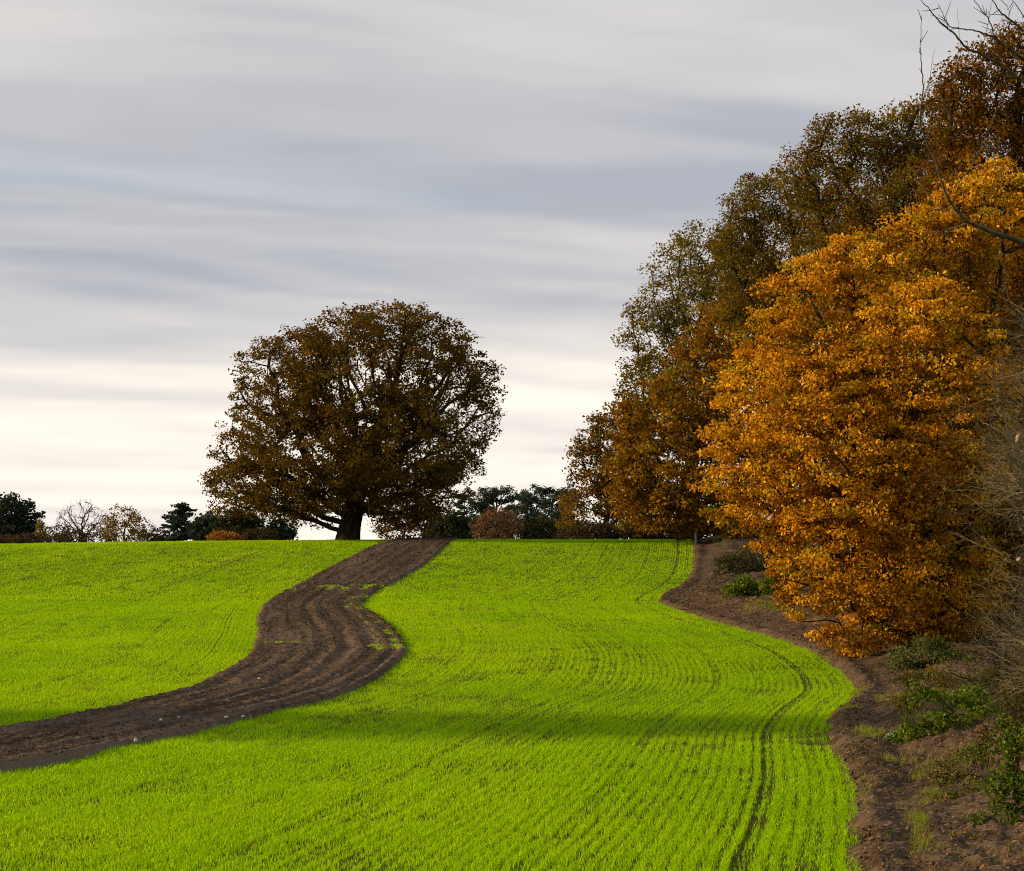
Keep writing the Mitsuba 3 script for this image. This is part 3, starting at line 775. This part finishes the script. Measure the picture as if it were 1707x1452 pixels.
# three pale dead leaves still caught on it
for k, (x, y, lab) in enumerate(((1697, 730, 'pale curled dead leaf caught on the bare shrub, upper of two'), (1699, 932, 'pale curled dead leaf caught on the bare shrub, lower of two'))):
    c = at(x, y, 26.3)
    u_, v_ = np.meshgrid(np.linspace(-1, 1, 7), np.linspace(-1, 1, 5))
    wv = (1 - u_ ** 2 * 0.8) * (0.55 + 0.45 * np.abs(np.cos(u_ * 4.2)))
    lx_, lz_ = 0.035 * v_ * wv + 0.02 * u_, 0.055 * u_
    ly_ = 0.03 * v_ ** 2 + 0.02 * np.sin(3 * u_)
    i = (np.arange(4)[:, None] * 7 + np.arange(6)).ravel()
    V = np.stack([c[0] + lx_, c[1] + ly_, c[2] + (lz_ if k == 0 else lz_ * 0.5)], -1).reshape(-1, 3)
    scene['dead_leaf' + ('' if k == 0 else '_001')] = mikit.ply((V, np.stack([i, i + 1, i + 8, i + 7], 1)), 'leaf_material', smooth=True, color=np.tile([0.52, 0.36, 0.24], (len(V), 1)))
    tag('dead_leaf' + ('' if k == 0 else '_001'), lab, 'leaf', 'dead leaves caught on the bare shrub')

# bare ash boughs reaching in from a tree that stands outside the frame
ash_trunk, ash_bough, ash_twigs = Mesh(), Mesh(), Mesh()
YA = 22.0
ra = np.random.default_rng(61)


def bough(points, w0, w1, dy0=0.0, dy1=0.0, mesh=None, sprig=0):
    z = np.array(points, float)
    n = len(z)
    P = np.array([at(1400 + x / 2.906, y / 2.906, YA + dy0 + (dy1 - dy0) * i / (n - 1)) for i, (x, y) in enumerate(z)])
    tt = np.arange(n)
    q = np.linspace(0, n - 1, 4 * n)
    P = np.stack([PchipInterpolator(tt, P[:, k])(q) for k in range(3)], 1)
    P[1:-1] += ra.normal(0, 0.004, (len(P) - 2, 3))
    tube(mesh if mesh is not None else ash_twigs, P, 0.30 * np.linspace(w0, w1, len(q)), 6)
    for _ in range(sprig):
        i = ra.integers(len(P) // 4, len(P) - 1)
        d = P[i + 1] - P[i]
        d = d / np.linalg.norm(d) + ra.normal(0, 0.6, 3)
        d = d / np.linalg.norm(d) * (0.06 + 0.16 * ra.random())
        tube(ash_twigs, [P[i], P[i] + d * 0.5 + ra.normal(0, 0.006, 3), P[i] + d], [0.005, 0.004, 0.0025], 4)


bough([(1250, 1330), (1080, 1240), (892, 1172), (780, 1138), (690, 1105), (640, 1080)], 0.13, 0.066, 0.9, 0.1, ash_bough)
bough([(640, 1080), (590, 1045), (550, 1000), (510, 930), (485, 850), (460, 770), (420, 690), (395, 610), (390, 530)], 0.064, 0.030, 0.1, -0.5, ash_bough)
bough([(390, 530), (403, 430), (395, 300), (390, 200), (397, 70)], 0.029, 0.008, -0.5, -0.8, sprig=5)
bough([(394, 500), (430, 400), (445, 320), (458, 240)], 0.016, 0.007, -0.5, -0.2, sprig=2)
bough([(412, 452), (450, 375), (490, 315)], 0.012, 0.006, -0.5, -0.9)
bough([(592, 1035), (600, 940), (560, 850), (530, 780)], 0.022, 0.008, 0, -0.3, sprig=3)
bough([(522, 930), (620, 830), (700, 680), (750, 560), (780, 470)], 0.018, 0.007, 0, 0.5, sprig=5)
bough([(610, 1085), (540, 1105), (470, 1125), (400, 1118)], 0.022, 0.008, 0.1, 0.4, sprig=4)
bough([(580, 1040), (500, 1020), (440, 960), (390, 890)], 0.022, 0.007, 0, 0.5, sprig=4)
bough([(660, 1050), (720, 960), (760, 880)], 0.014, 0.006, 0.1, 0.3, sprig=2)
bough([(1300, 520), (1080, 360), (892, 285), (800, 220), (740, 180), (680, 155)], 0.10, 0.034, 1.2, 0.3, ash_bough)
bough([(680, 155), (620, 143), (540, 132), (500, 70), (475, 20)], 0.030, 0.008, 0.3, -0.2, sprig=6)
bough([(780, 205), (740, 150), (720, 90), (680, 40), (640, -20)], 0.032, 0.012, 0.5, 0.0, sprig=5)
bough([(1150, 330), (1000, 220), (892, 150), (840, 110), (780, 60), (730, -20)], 0.07, 0.018, 1.0, 0.2, sprig=7)
bough([(1250, 600), (1050, 480), (892, 400), (800, 330), (700, 270), (620, 235), (560, 170), (490, 110), (430, 40), (380, -20)], 0.085, 0.010, 1.0, -0.4, sprig=9)
bough([(892, 372), (800, 370), (730, 355), (660, 330)], 0.026, 0.008, 0.6, 0.3, sprig=4)
bough([(640, 245), (600, 270), (550, 276)], 0.012, 0.006, 0, -0.1)
bough([(600, 262), (582, 190), (570, 45)], 0.011, 0.006, 0, 0.2, sprig=2)
bough([(690, 220), (715, 130), (735, 10)], 0.014, 0.008, 0, 0.4, sprig=2)
bough([(840, 310), (870, 290), (820, 250), (790, 190)], 0.022, 0.008, 0.6, 0.4, sprig=3)
bough([(800, 150), (820, 60), (800, 20)], 0.012, 0.006, 0.5, 0.5, sprig=2)
bough([(892, 80), (850, 20), (820, -20)], 0.02, 0.01, 0.6, 0.5, sprig=2)
_ab = on_ground(9.2, YA + 1.4)
tube(ash_trunk, [_ab - [0, 0, 0.3], _ab + [0, 0, 2], at(2090, 360, YA + 1.4), at(2080, 150, YA + 1.4), at(2060, -300, YA + 1.4)], [0.24, 0.19, 0.16, 0.14, 0.08], 10)
tube(ash_bough, [at(2090, 560, YA + 1.4), at(1830, 458, YA + 0.9)], [0.09, 0.065], 8)
tube(ash_bough, [at(2085, 300, YA + 1.4), at(1847, 179, YA + 1.2)], [0.07, 0.05], 8)
tube(ash_bough, [at(2085, 330, YA + 1.4), at(1830, 206, YA + 1.0)], [0.06, 0.042], 8)
tube(ash_bough, [at(2080, 220, YA + 1.4), at(1796, 113, YA + 1.0)], [0.06, 0.035], 8)
scene['ash_tree__trunk'] = ash_trunk.ply('green_bark_material', smooth=True)
scene['ash_tree__boughs'] = ash_bough.ply('green_bark_material', smooth=True)
scene['ash_tree__twigs'] = ash_twigs.ply('green_bark_material')
labels['ash_tree__twigs'] = {'kind': 'stuff'}
labels['ash_tree__boughs'] = {'kind': 'stuff'}
tag('ash_tree', 'bare ash tree whose grey green boughs reach in at the top right corner', 'tree')

# the hedgerow tree outside the frame on the left whose shadow lies across the field
leafy_tree('hedgerow_tree', on_ground(-27.0, 39.0), 2.0, [(on_ground(-27.0, 39.0) + [0, 0, 6.2], np.array([2.8, 3.0, 4.6])), (on_ground(-27.0, 39.0) + [0, 0, 10.5], np.array([1.8, 2.0, 3.2])),
           (on_ground(-29.0, 39.3) + [0, 0, 4.0], np.array([2.2, 2.0, 3.0]))], 420, 0.6, 26, 0.2, OLIVE, 'tall narrow hedgerow tree that throws its shadow across the near wheat', trunk_r=0.22, seed=62, step=0.7, gap=0.4)


# ------------------------------------------------------------------ shrubs, weeds and small things on the margin
def shrub(key, x, base_y, w, h, palette, label, seed, clumps=90, spread=0.16, per=34, size=0.07, weights=None, category='bush', Y=None, depth=0.5):
    g = ground_at(x, base_y) if Y is None else at(x, base_y, Y)
    Yg = g[1]
    s = Yg / F
    W, H = w * s, h * s
    c = g + [0, 0, 0]
    lobes = [(c + [0, 0, 0.42 * H], np.array([0.38 * W, depth * W * 0.6, 0.45 * H])), (c + [-0.25 * W, 0.1, 0.30 * H], np.array([0.26 * W, depth * W * 0.5, 0.32 * H])),
             (c + [0.25 * W, 0, 0.38 * H], np.array([0.27 * W, depth * W * 0.5, 0.42 * H])), (c + [0.05 * W, -0.1, 0.72 * H], np.array([0.22 * W, depth * W * 0.4, 0.26 * H]))]
    leafy_tree(key, [c[0], c[1], c[2]], 0.15 * H, lobes, clumps, spread, per, size, palette, label, weights, trunk_r=0.02 + 0.01 * H, seed=seed, category=category, step=0.12 * H + 0.03, hollow=0.3, gap=spread * 0.6, least=0.004,
               tip=0.004, twigs=False)


def plant_mass(key, Y, spec, palette, label, seed, clumps, spread, per, size, weights=None, category='bush', base=None):
    """A loose mass of leafy stems filling the ellipsoids of SPEC (pixels at the depth Y)."""
    rb = np.random.default_rng(seed + 500)
    ragged = []
    for x, y, rx, ry, *more in spec:
        for _ in range(4):
            ragged.append((x + 0.75 * rx * rb.uniform(-1, 1), y + 0.75 * ry * rb.uniform(-1, 0.8), rx * rb.uniform(0.22, 0.6), ry * rb.uniform(0.22, 0.6), 0.6 * rx * Y / F * rb.uniform(-1, 1)))
    lobes = lobes_at(Y, ragged)
    x0 = np.mean([l[0][0] for l in lobes]) if base is None else base
    leafy_tree(key, on_ground(x0, Y), 0.1, lobes, clumps, spread, per, size, palette, label, weights, trunk_r=0.022, seed=seed, category=category, step=0.16, hollow=0.25, gap=spread * 0.75, least=0.003, tip=0.003, twigs=True)


plant_mass('bramble_bush', 32.8, [(1545, 1205, 42, 40), (1500, 1228, 28, 26), (1580, 1180, 36, 34), (1575, 1225, 50, 32), (1540, 1160, 26, 26)], GREEN, 'leafy dark green bramble bush on the margin under the golden oak', 71, 210, 0.17, 36, 0.065, [3, 2, 3, 1])
plant_mass('bramble_bush_001', 33.5, [(1622, 1175, 34, 28), (1640, 1205, 40, 36), (1610, 1210, 34, 30)], GREEN, 'brighter green bramble right of the larger one, below the thin trunks', 72, 120, 0.16, 34, 0.062, [2, 4, 1, 2])
plant_mass('yellow_bush', 38, [(1535, 1150, 34, 36), (1510, 1175, 22, 24), (1560, 1135, 26, 24)], [(0.26, 0.16, 0.015), (0.18, 0.15, 0.015), (0.09, 0.11, 0.02)], 'yellowing bush with mixed green leaves behind the larger bramble', 73, 80, 0.17, 22, 0.065)
plant_mass('nettle_bed', 21.6, [(1700, 1370, 26, 62), (1672, 1345, 20, 38), (1700, 1290, 30, 50), (1650, 1320, 18, 18), (1668, 1290, 22, 24), (1690, 1250, 20, 24), (1740, 1340, 45, 110), (1690, 1418, 20, 20), (1640, 1360, 20, 16), (1700, 1230, 30, 34)], GREEN, 'tall green nettles at the bottom right corner beside the earth bank', 74, 760, 0.085, 24, 0.040,
           [3, 2, 3, 1.2], category='plant')
plant_mass('nettle_bed_001', 24.3, [(1600, 1330, 26, 18), (1625, 1345, 30, 22), (1640, 1320, 24, 22)], [(0.045, 0.08, 0.015), (0.07, 0.11, 0.015), (0.16, 0.16, 0.02)], 'low nettles with a few yellow leaves on the shoulder of the bank', 75, 90, 0.10, 20, 0.042, category='plant')
plant_mass('scrub_bush_009', 41, [(1650, 1120, 60, 40), (1600, 1140, 40, 26), (1700, 1140, 50, 50)], [(0.07, 0.06, 0.018), (0.10, 0.08, 0.02), (0.07, 0.09, 0.018)], 'brown and green tangle in the shade behind the thin sapling trunks', 82, 220, 0.20, 18, 0.06)
plant_mass('scrub_bush_015', 35.5, [(1640, 1150, 50, 34), (1590, 1128, 40, 24), (1695, 1160, 40, 50)], [(0.085, 0.10, 0.018), (0.12, 0.12, 0.02), (0.10, 0.075, 0.018)], 'mixed green and brown brushwood around the foot of the two saplings', 86, 230, 0.15, 16, 0.05)
plant_mass('dry_grass', 26.0, [(1590, 1290, 36, 18), (1560, 1300, 30, 12), (1640, 1300, 34, 16)], [(0.16, 0.14, 0.04), (0.20, 0.15, 0.06), (0.10, 0.12, 0.02)], 'low withered herbage on the bank in front of the straggling bramble', 87, 130, 0.08, 12, 0.035, category='plant')
plant_mass('bramble_bush_002', 27.5, [(1625, 1262, 34, 22), (1660, 1250, 30, 26), (1595, 1272, 24, 14)], GREEN, 'low straggling bramble on the bank just above the nettles', 83, 110, 0.11, 16, 0.042, [2, 2, 3, 2])
plant_mass('scrub_bush_006', 30, [(1690, 1190, 60, 70), (1650, 1240, 50, 34), (1720, 1130, 60, 80), (1700, 1240, 50, 40)], [(0.055, 0.048, 0.016), (0.075, 0.06, 0.018), (0.05, 0.065, 0.016)], 'dark tangled scrub behind the nettles at the right edge', 76, 330, 0.16, 18, 0.05)
shrub('elder_bush', 1238, 1003, 66, 44, GREEN, 'low green bush on the far margin, left of a pair', 77, 80, 0.3, 34, 0.13)
shrub('elder_bush_001', 1296, 1000, 52, 62, GREEN, 'taller green bush on the far margin, right of a pair', 78, 90, 0.3, 34, 0.13)
shrub('scrub_bush_007', 1255, 960, 130, 60, [(0.05, 0.05, 0.022), (0.075, 0.06, 0.025), (0.05, 0.07, 0.02)], 'dull scrub on the far bank behind the two green bushes', 79, 130, 0.4, 28, 0.15)
shrub('scrub_bush_008', 1545, 1120, 130, 60, [(0.09, 0.12, 0.035), (0.13, 0.15, 0.05), (0.06, 0.08, 0.02)], 'pale green weeds in the shade under the golden oak', 80, 120, 0.2, 24, 0.08)

# two thin trunks standing behind the brambles
for k, (x, yb, yt, lab) in enumerate(((1658, 1196, 1060, 'thin grey sapling trunk behind the brambles, left one of two'), (1682, 1190, 1050, 'thin dark sapling trunk behind the brambles, right one of two'))):
    key = 'sapling' + ('_001' if k else '')
    g = ground_at(x, yb)
    g[2] = height(g[0], g[1])
    H = (yb - yt) * g[1] / F
    r_ = np.random.default_rng(85 + k)
    th = Mesh()
    t = np.linspace(0, 1, 9)
    P = g + np.stack([0.06 * np.sin(4 * t + k), 0.05 * np.sin(3 * t), t * H - 0.1], 1)
    tube(th, P, 0.05 * (1 - 0.6 * t), 7)
    tw = Mesh()
    for j in range(46):
        i = r_.integers(2, 8)
        d = r_.normal(size=3) * [1, 1, 0.3] + [0, 0, 0.7]
        d = d / np.linalg.norm(d) * (0.3 + 0.7 * r_.random())
        tube(tw, [P[i], P[i] + d * 0.5 + r_.normal(0, 0.03, 3), P[i] + d], [0.012, 0.008, 0.004], 3)
    scene[key + '__trunk'] = th.ply('bark_material', smooth=True)
    scene[key + '__twigs'] = tw.ply('bark_material')
    labels[key + '__twigs'] = {'kind': 'stuff'}
    tag(key, lab, 'tree')

# weathered post at the far corner of the field
g = ground_at(1158, 903)
g = on_ground(13.7, 149.0)
pm = trimesh.creation.box(extents=[0.14, 0.12, 1.35])
pm = trimesh.util.concatenate([pm, trimesh.creation.cone(radius=0.098, height=0.09, sections=4).apply_transform(trimesh.transformations.rotation_matrix(math.pi / 4, [0, 0, 1])).apply_translation([0, 0, 0.675])])
pm.apply_translation([g[0], g[1], g[2] + 0.55])
scene['post_material'] = rough(lambda p, n, uv: mikit.mix((0.20, 0.19, 0.17), (0.34, 0.32, 0.29), mikit.fbm(p.x * 20, p.y * 20, p.z * 3, 3)))
scene['fence_post'] = mikit.ply(pm, 'post_material')
tag('fence_post', 'weathered grey post at the far corner where the wheat meets the wood', 'post')

# loose clods and crumbs of earth on the margin and on the track
def crumbs(P, size, r):
    o = np.array([[1, 0, 0], [-1, 0, 0], [0, 1, 0], [0, -1, 0], [0, 0, 1], [0, 0, -1]], float)
    f = np.array([[0, 2, 4], [2, 1, 4], [1, 3, 4], [3, 0, 4], [2, 0, 5], [1, 2, 5], [3, 1, 5], [0, 3, 5]])
    n = len(P)
    v = o[None] * (0.6 + 0.7 * r.random((n, 6, 1))) + r.normal(0, 0.14, (n, 6, 3))
    a = r.random(n) * 2 * np.pi
    c, s_ = np.cos(a)[:, None], np.sin(a)[:, None]
    v = np.stack([c * v[..., 0] - s_ * v[..., 1], s_ * v[..., 0] + c * v[..., 1], 0.75 * v[..., 2]], -1) * size[:, None, None]
    return (v + P[:, None]).reshape(-1, 3), (6 * np.arange(n)[:, None, None] + f[None]).reshape(-1, 3)


rc = np.random.default_rng(88)
n = 15000
Yc = 18 + 100 * rc.random(n) ** 2.4
dc = 0.02 + 6.0 * rc.random(n) ** 1.1
Xc = edge_x(Yc) + dc
Pc = np.stack([Xc, Yc, height(Xc, Yc) + 0.025 + clods(Xc, Yc, dc) * smooth(-0.1, 0.25, dc)], 1)
scene['earth_clods'] = mikit.ply(crumbs(Pc, (0.010 + 0.035 * rc.random(n) ** 3) * np.maximum(1, Yc / 40), rc), 'soil_material')
tag('earth_clods', 'loose clods of earth strewn over the bare margin', 'clods', kind='stuff')
n = 16000
Yc = TY0 + 0.3 + (165 - TY0) * rc.random(n) ** 1.7
uc = 0.01 + 0.98 * rc.random(n)
Xc = tl_x(Yc) + (tr_x(Yc) - tl_x(Yc)) * uc
Pc = np.stack([Xc, Yc, height(Xc, Yc) + 0.02 + track_relief(uc, Yc, Xc, Yc) * smooth(-0.02, 0.03, uc) * smooth(1.02, 0.97, uc)], 1)
scene['track_clods'] = mikit.ply(crumbs(Pc, (0.012 + 0.035 * rc.random(n) ** 3) * np.maximum(1, Yc / 50), rc), 'soil_material')
tag('track_clods', 'crumbs of earth turned up along the farm track', 'clods', kind='stuff')

# weeds, dry stems and fallen leaves on the margin
rw = np.random.default_rng(91)


def tuft_blades(mesh, X, Y, n, spread, length, width, palette, r):
    a = r.random(n) * 2 * np.pi
    q = np.abs(r.normal(0, spread, n))
    bx, by = X + q * np.cos(a), Y + q * np.sin(a)
    bz = np.array([margin_z(x_, y_) for x_, y_ in zip(bx, by)]) if n <= 60 else height(bx, by) + 0.1
    P = np.stack([bx, by, bz - 0.01], 1)
    az, lean = r.random(n) * 2 * np.pi, np.radians(10 + 45 * r.random(n))
    L_ = length * (0.5 + 0.8 * r.random(n))
    tip_ = P + L_[:, None] * np.stack([np.sin(lean) * np.cos(az), np.sin(lean) * np.sin(az), np.cos(lean)], 1)
    sv = np.stack([-np.sin(az), np.cos(az), 0 * az], 1) * width / 2
    pal = np.array(palette)
    col = pal[r.integers(0, len(pal), n)] * (0.7 + 0.6 * r.random((n, 1)))
    mesh.add(np.stack([P - sv, P + sv, tip_], 1).reshape(-1, 3), np.arange(3 * n).reshape(-1, 3), np.repeat(col, 3, 0))


weeds, straw, litter = Mesh(), Mesh(), Mesh()
WEED = [(0.16, 0.24, 0.012), (0.11, 0.18, 0.012), (0.26, 0.28, 0.03), (0.30, 0.26, 0.09)]
for x, y, wd, hd, n in ((1448, 1243, 26, 9, 26), (1530, 1420, 14, 20, 10), (1535, 1390, 20, 8, 14), (1575, 1325, 22, 8, 12), (1548, 1355, 16, 12, 14), (1470, 1178, 36, 6, 12), (1420, 1200, 16, 6, 6), (1530, 1212, 24, 8, 10),
                        (1270, 1020, 34, 5, 16), (1310, 1025, 20, 4, 10), (1205, 905, 14, 4, 4), (1400, 1160, 20, 6, 10), (1425, 1160, 12, 4, 8), (1560, 1310, 30, 14, 14), (1540, 1440, 14, 8, 8), (1440, 1330, 10, 30, 4), (1500, 1290, 40, 12, 8)):
    for _ in range(n):
        p = ground_at(x + wd * rw.normal() * 0.6, y + hd * rw.normal() * 0.6)
        if p[0] > edge_x(p[1]) - 0.1:
            big = p[1] / 30
            tuft_blades(weeds, p[0], p[1], 30, 0.06 * big, 0.12 * max(1, big * 0.7), 0.009 * big, WEED, rw)
for _ in range(330):
    Y = 19 + 26 * rw.random() ** 1.4
    d = 0.2 + 3.2 * rw.random()
    X = float(edge_x(Y)) + d
    tuft_blades(weeds if rw.random() < 0.6 else straw, X, Y, 7, 0.05, 0.09, 0.008, WEED if rw.random() < 0.6 else [(0.30, 0.22, 0.10), (0.22, 0.15, 0.07)], rw)
scene['margin_weeds'] = weeds.ply('grass_material')
tag('margin_weeds', 'scattered tufts of green grass and weeds on the bare margin', 'grass', kind='stuff')
for x, y, n in ((1600, 1265, 14), (1575, 1290, 20), (1545, 1275, 12), (1620, 1300, 16), (1650, 1280, 14), (1660, 1200, 20), (1600, 1130, 20)):
    for _ in range(n):
        p = ground_at(x + 22 * rw.normal(), y + 14 * rw.normal())
        tuft_blades(straw, p[0], p[1], 5, 0.08, 0.26, 0.006, [(0.30, 0.21, 0.10), (0.20, 0.13, 0.06), (0.36, 0.27, 0.14)], rw)
n = 5200
Yl = 18 + 60 * rw.random(n) ** 1.8
dl = 0.15 + 6.0 * rw.random(n)
Xl = edge_x(Yl) + dl
P0 = np.stack([Xl, Yl, height(Xl, Yl) + 0.03 + clods(Xl, Yl, dl) * smooth(-0.1, 0.25, dl) + 0.006], 1)
an, Ls = rw.random(n) * 2 * np.pi, 0.06 + 0.22 * rw.random(n) ** 2
dv = np.stack([np.cos(an), np.sin(an), 0.25 * rw.normal(size=n) + 0.15], 1) * Ls[:, None]
wv = np.stack([-np.sin(an), np.cos(an), 0.4 + 0 * an], 1) * 0.0035 * np.maximum(1, Yl / 25)[:, None]
pal = np.array([(0.26, 0.18, 0.09), (0.14, 0.095, 0.05), (0.36, 0.28, 0.16), (0.07, 0.05, 0.03)])
straw.add(np.stack([P0 - wv, P0 + wv, P0 + dv + 0.5 * wv, P0 + dv - 0.5 * wv], 1).reshape(-1, 3), (4 * np.arange(n)[:, None, None] + np.array([[0, 1, 2], [0, 2, 3]])[None]).reshape(-1, 3),
          np.repeat(pal[rw.integers(0, 4, n)] * (0.7 + 0.6 * rw.random((n, 1))), 4, 0))
scene['dry_stems'] = straw.ply('grass_material')
tag('dry_stems', 'dry straw coloured stems lying and standing on the bank', 'dead grass', kind='stuff')
n = 11000
Yl = 18 + 90 * rw.random(n) ** 1.8
dl = 0.1 + 7.0 * rw.random(n) ** 0.6
Xl = edge_x(Yl) + dl
Pl = np.stack([Xl, Yl, height(Xl, Yl) + 0.03 + clods(Xl, Yl, dl) * smooth(-0.1, 0.25, dl) + 0.012], 1)
sz = 0.025 + 0.045 * rw.random(n)
sz *= np.maximum(1, Yl / 45)
an = rw.random(n) * 2 * np.pi
e1 = np.stack([np.cos(an), np.sin(an), 0.5 * rw.normal(size=n)], 1) * sz[:, None] / 2
e2 = np.stack([-np.sin(an), np.cos(an), 0.5 * rw.normal(size=n)], 1) * sz[:, None] / 3
pal = np.array([(0.28, 0.13, 0.04), (0.20, 0.10, 0.04), (0.34, 0.20, 0.08), (0.13, 0.07, 0.03)])
litter.add(np.stack([Pl - e1, Pl + e2 + [0, 0, 0.01], Pl + e1, Pl - e2 + [0, 0, 0.01]], 1).reshape(-1, 3), (4 * np.arange(n)[:, None, None] + np.array([[0, 1, 2], [0, 2, 3]])[None]).reshape(-1, 3),
           np.repeat(pal[rw.integers(0, 4, n)] * (0.7 + 0.6 * rw.random((n, 1))), 4, 0))
scene['fallen_leaves'] = litter.ply('leaf_material')
tag('fallen_leaves', 'brown fallen leaves scattered over the bare margin', 'leaves', kind='stuff')

# crumpled grey plastic on the margin
g = ground_at(1486, 1246)
u, v = np.meshgrid(np.linspace(-1, 1, 22), np.linspace(-1, 1, 16))
ppx, ppy = 0.12 * u + 0.03 * (n2(u, v, 2.0, 2, 95) - 0.5), 0.07 * v
ppz = 0.015 + 0.08 * np.maximum(0, 1 - u ** 2) * (0.4 + n2(u, v, 2.2, 3, 96)) * np.maximum(0, 1 - v ** 2) + 0.07 * np.abs(n2(u, v, 3.1, 2, 97) - 0.5)
i = (np.arange(15)[:, None] * 22 + np.arange(21)).ravel()
pv = np.stack([g[0] + ppx, g[1] + ppy, np.full(ppx.shape, margin_z(g[0], g[1])) + ppz], -1).reshape(-1, 3)
scene['plastic_material'] = {'type': 'twosided', 'bsdf': {'type': 'principled', 'base_color': {'type': 'rgb', 'value': [0.22, 0.25, 0.29]}, 'roughness': 0.35}}
top_f = np.stack([i, i + 1, i + 23, i + 22], 1)
pv2 = pv - [0, 0, 0.004]
scene['plastic_sheet'] = mikit.ply((np.vstack([pv, pv2]), np.vstack([top_f, top_f[:, ::-1] + len(pv)])), 'plastic_material')
tag('plastic_sheet', 'crumpled scrap of grey plastic lying on the bare margin', 'litter')

# pale stones on the track
scene['stone_material'] = rough(lambda p, n, uv: mikit.mix((0.30, 0.26, 0.21), (0.55, 0.50, 0.43), mikit.fbm(p.x * 30, p.y * 30, p.z * 30, 3)))
for k, (x, y, r0, lab) in enumerate(((226, 1247, 0.026, 'pale upright flint at the near edge of the track'), (268, 1212, 0.03, 'small white stone on the track ruts, left of the middle'), (377, 1208, 0.035, 'pale stone at the track edge beside the wheat'),
                                     (298, 1207, 0.025, 'smallest pale stone, alone in the middle of the track'), (432, 1141, 0.035, 'bluish pale stone where the track begins to bend'), (405, 1206, 0.028, 'pale stone at the right end of the near track edge'))):
    g = ground_at(x, y)
    st = trimesh.creation.icosphere(subdivisions=2, radius=1.0)
    v_ = np.array(st.vertices)
    v_ = v_ * (0.75 + 0.5 * meshkit.fbm(v_ * 1.3 + 9.0 * k, 3, 99))[:, None] * np.array([1.2, 0.9, 0.8 if k else 1.7]) * r0
    st.vertices = v_ + np.array([g[0], g[1], g[2] + 0.12 + 0.4 * r0])
    key = 'stone' + ('' if k == 0 else f'_{k:03d}')
    scene[key] = mikit.ply(st, 'stone_material', smooth=True)
    tag(key, lab, 'stone', 'stones lying on the track')
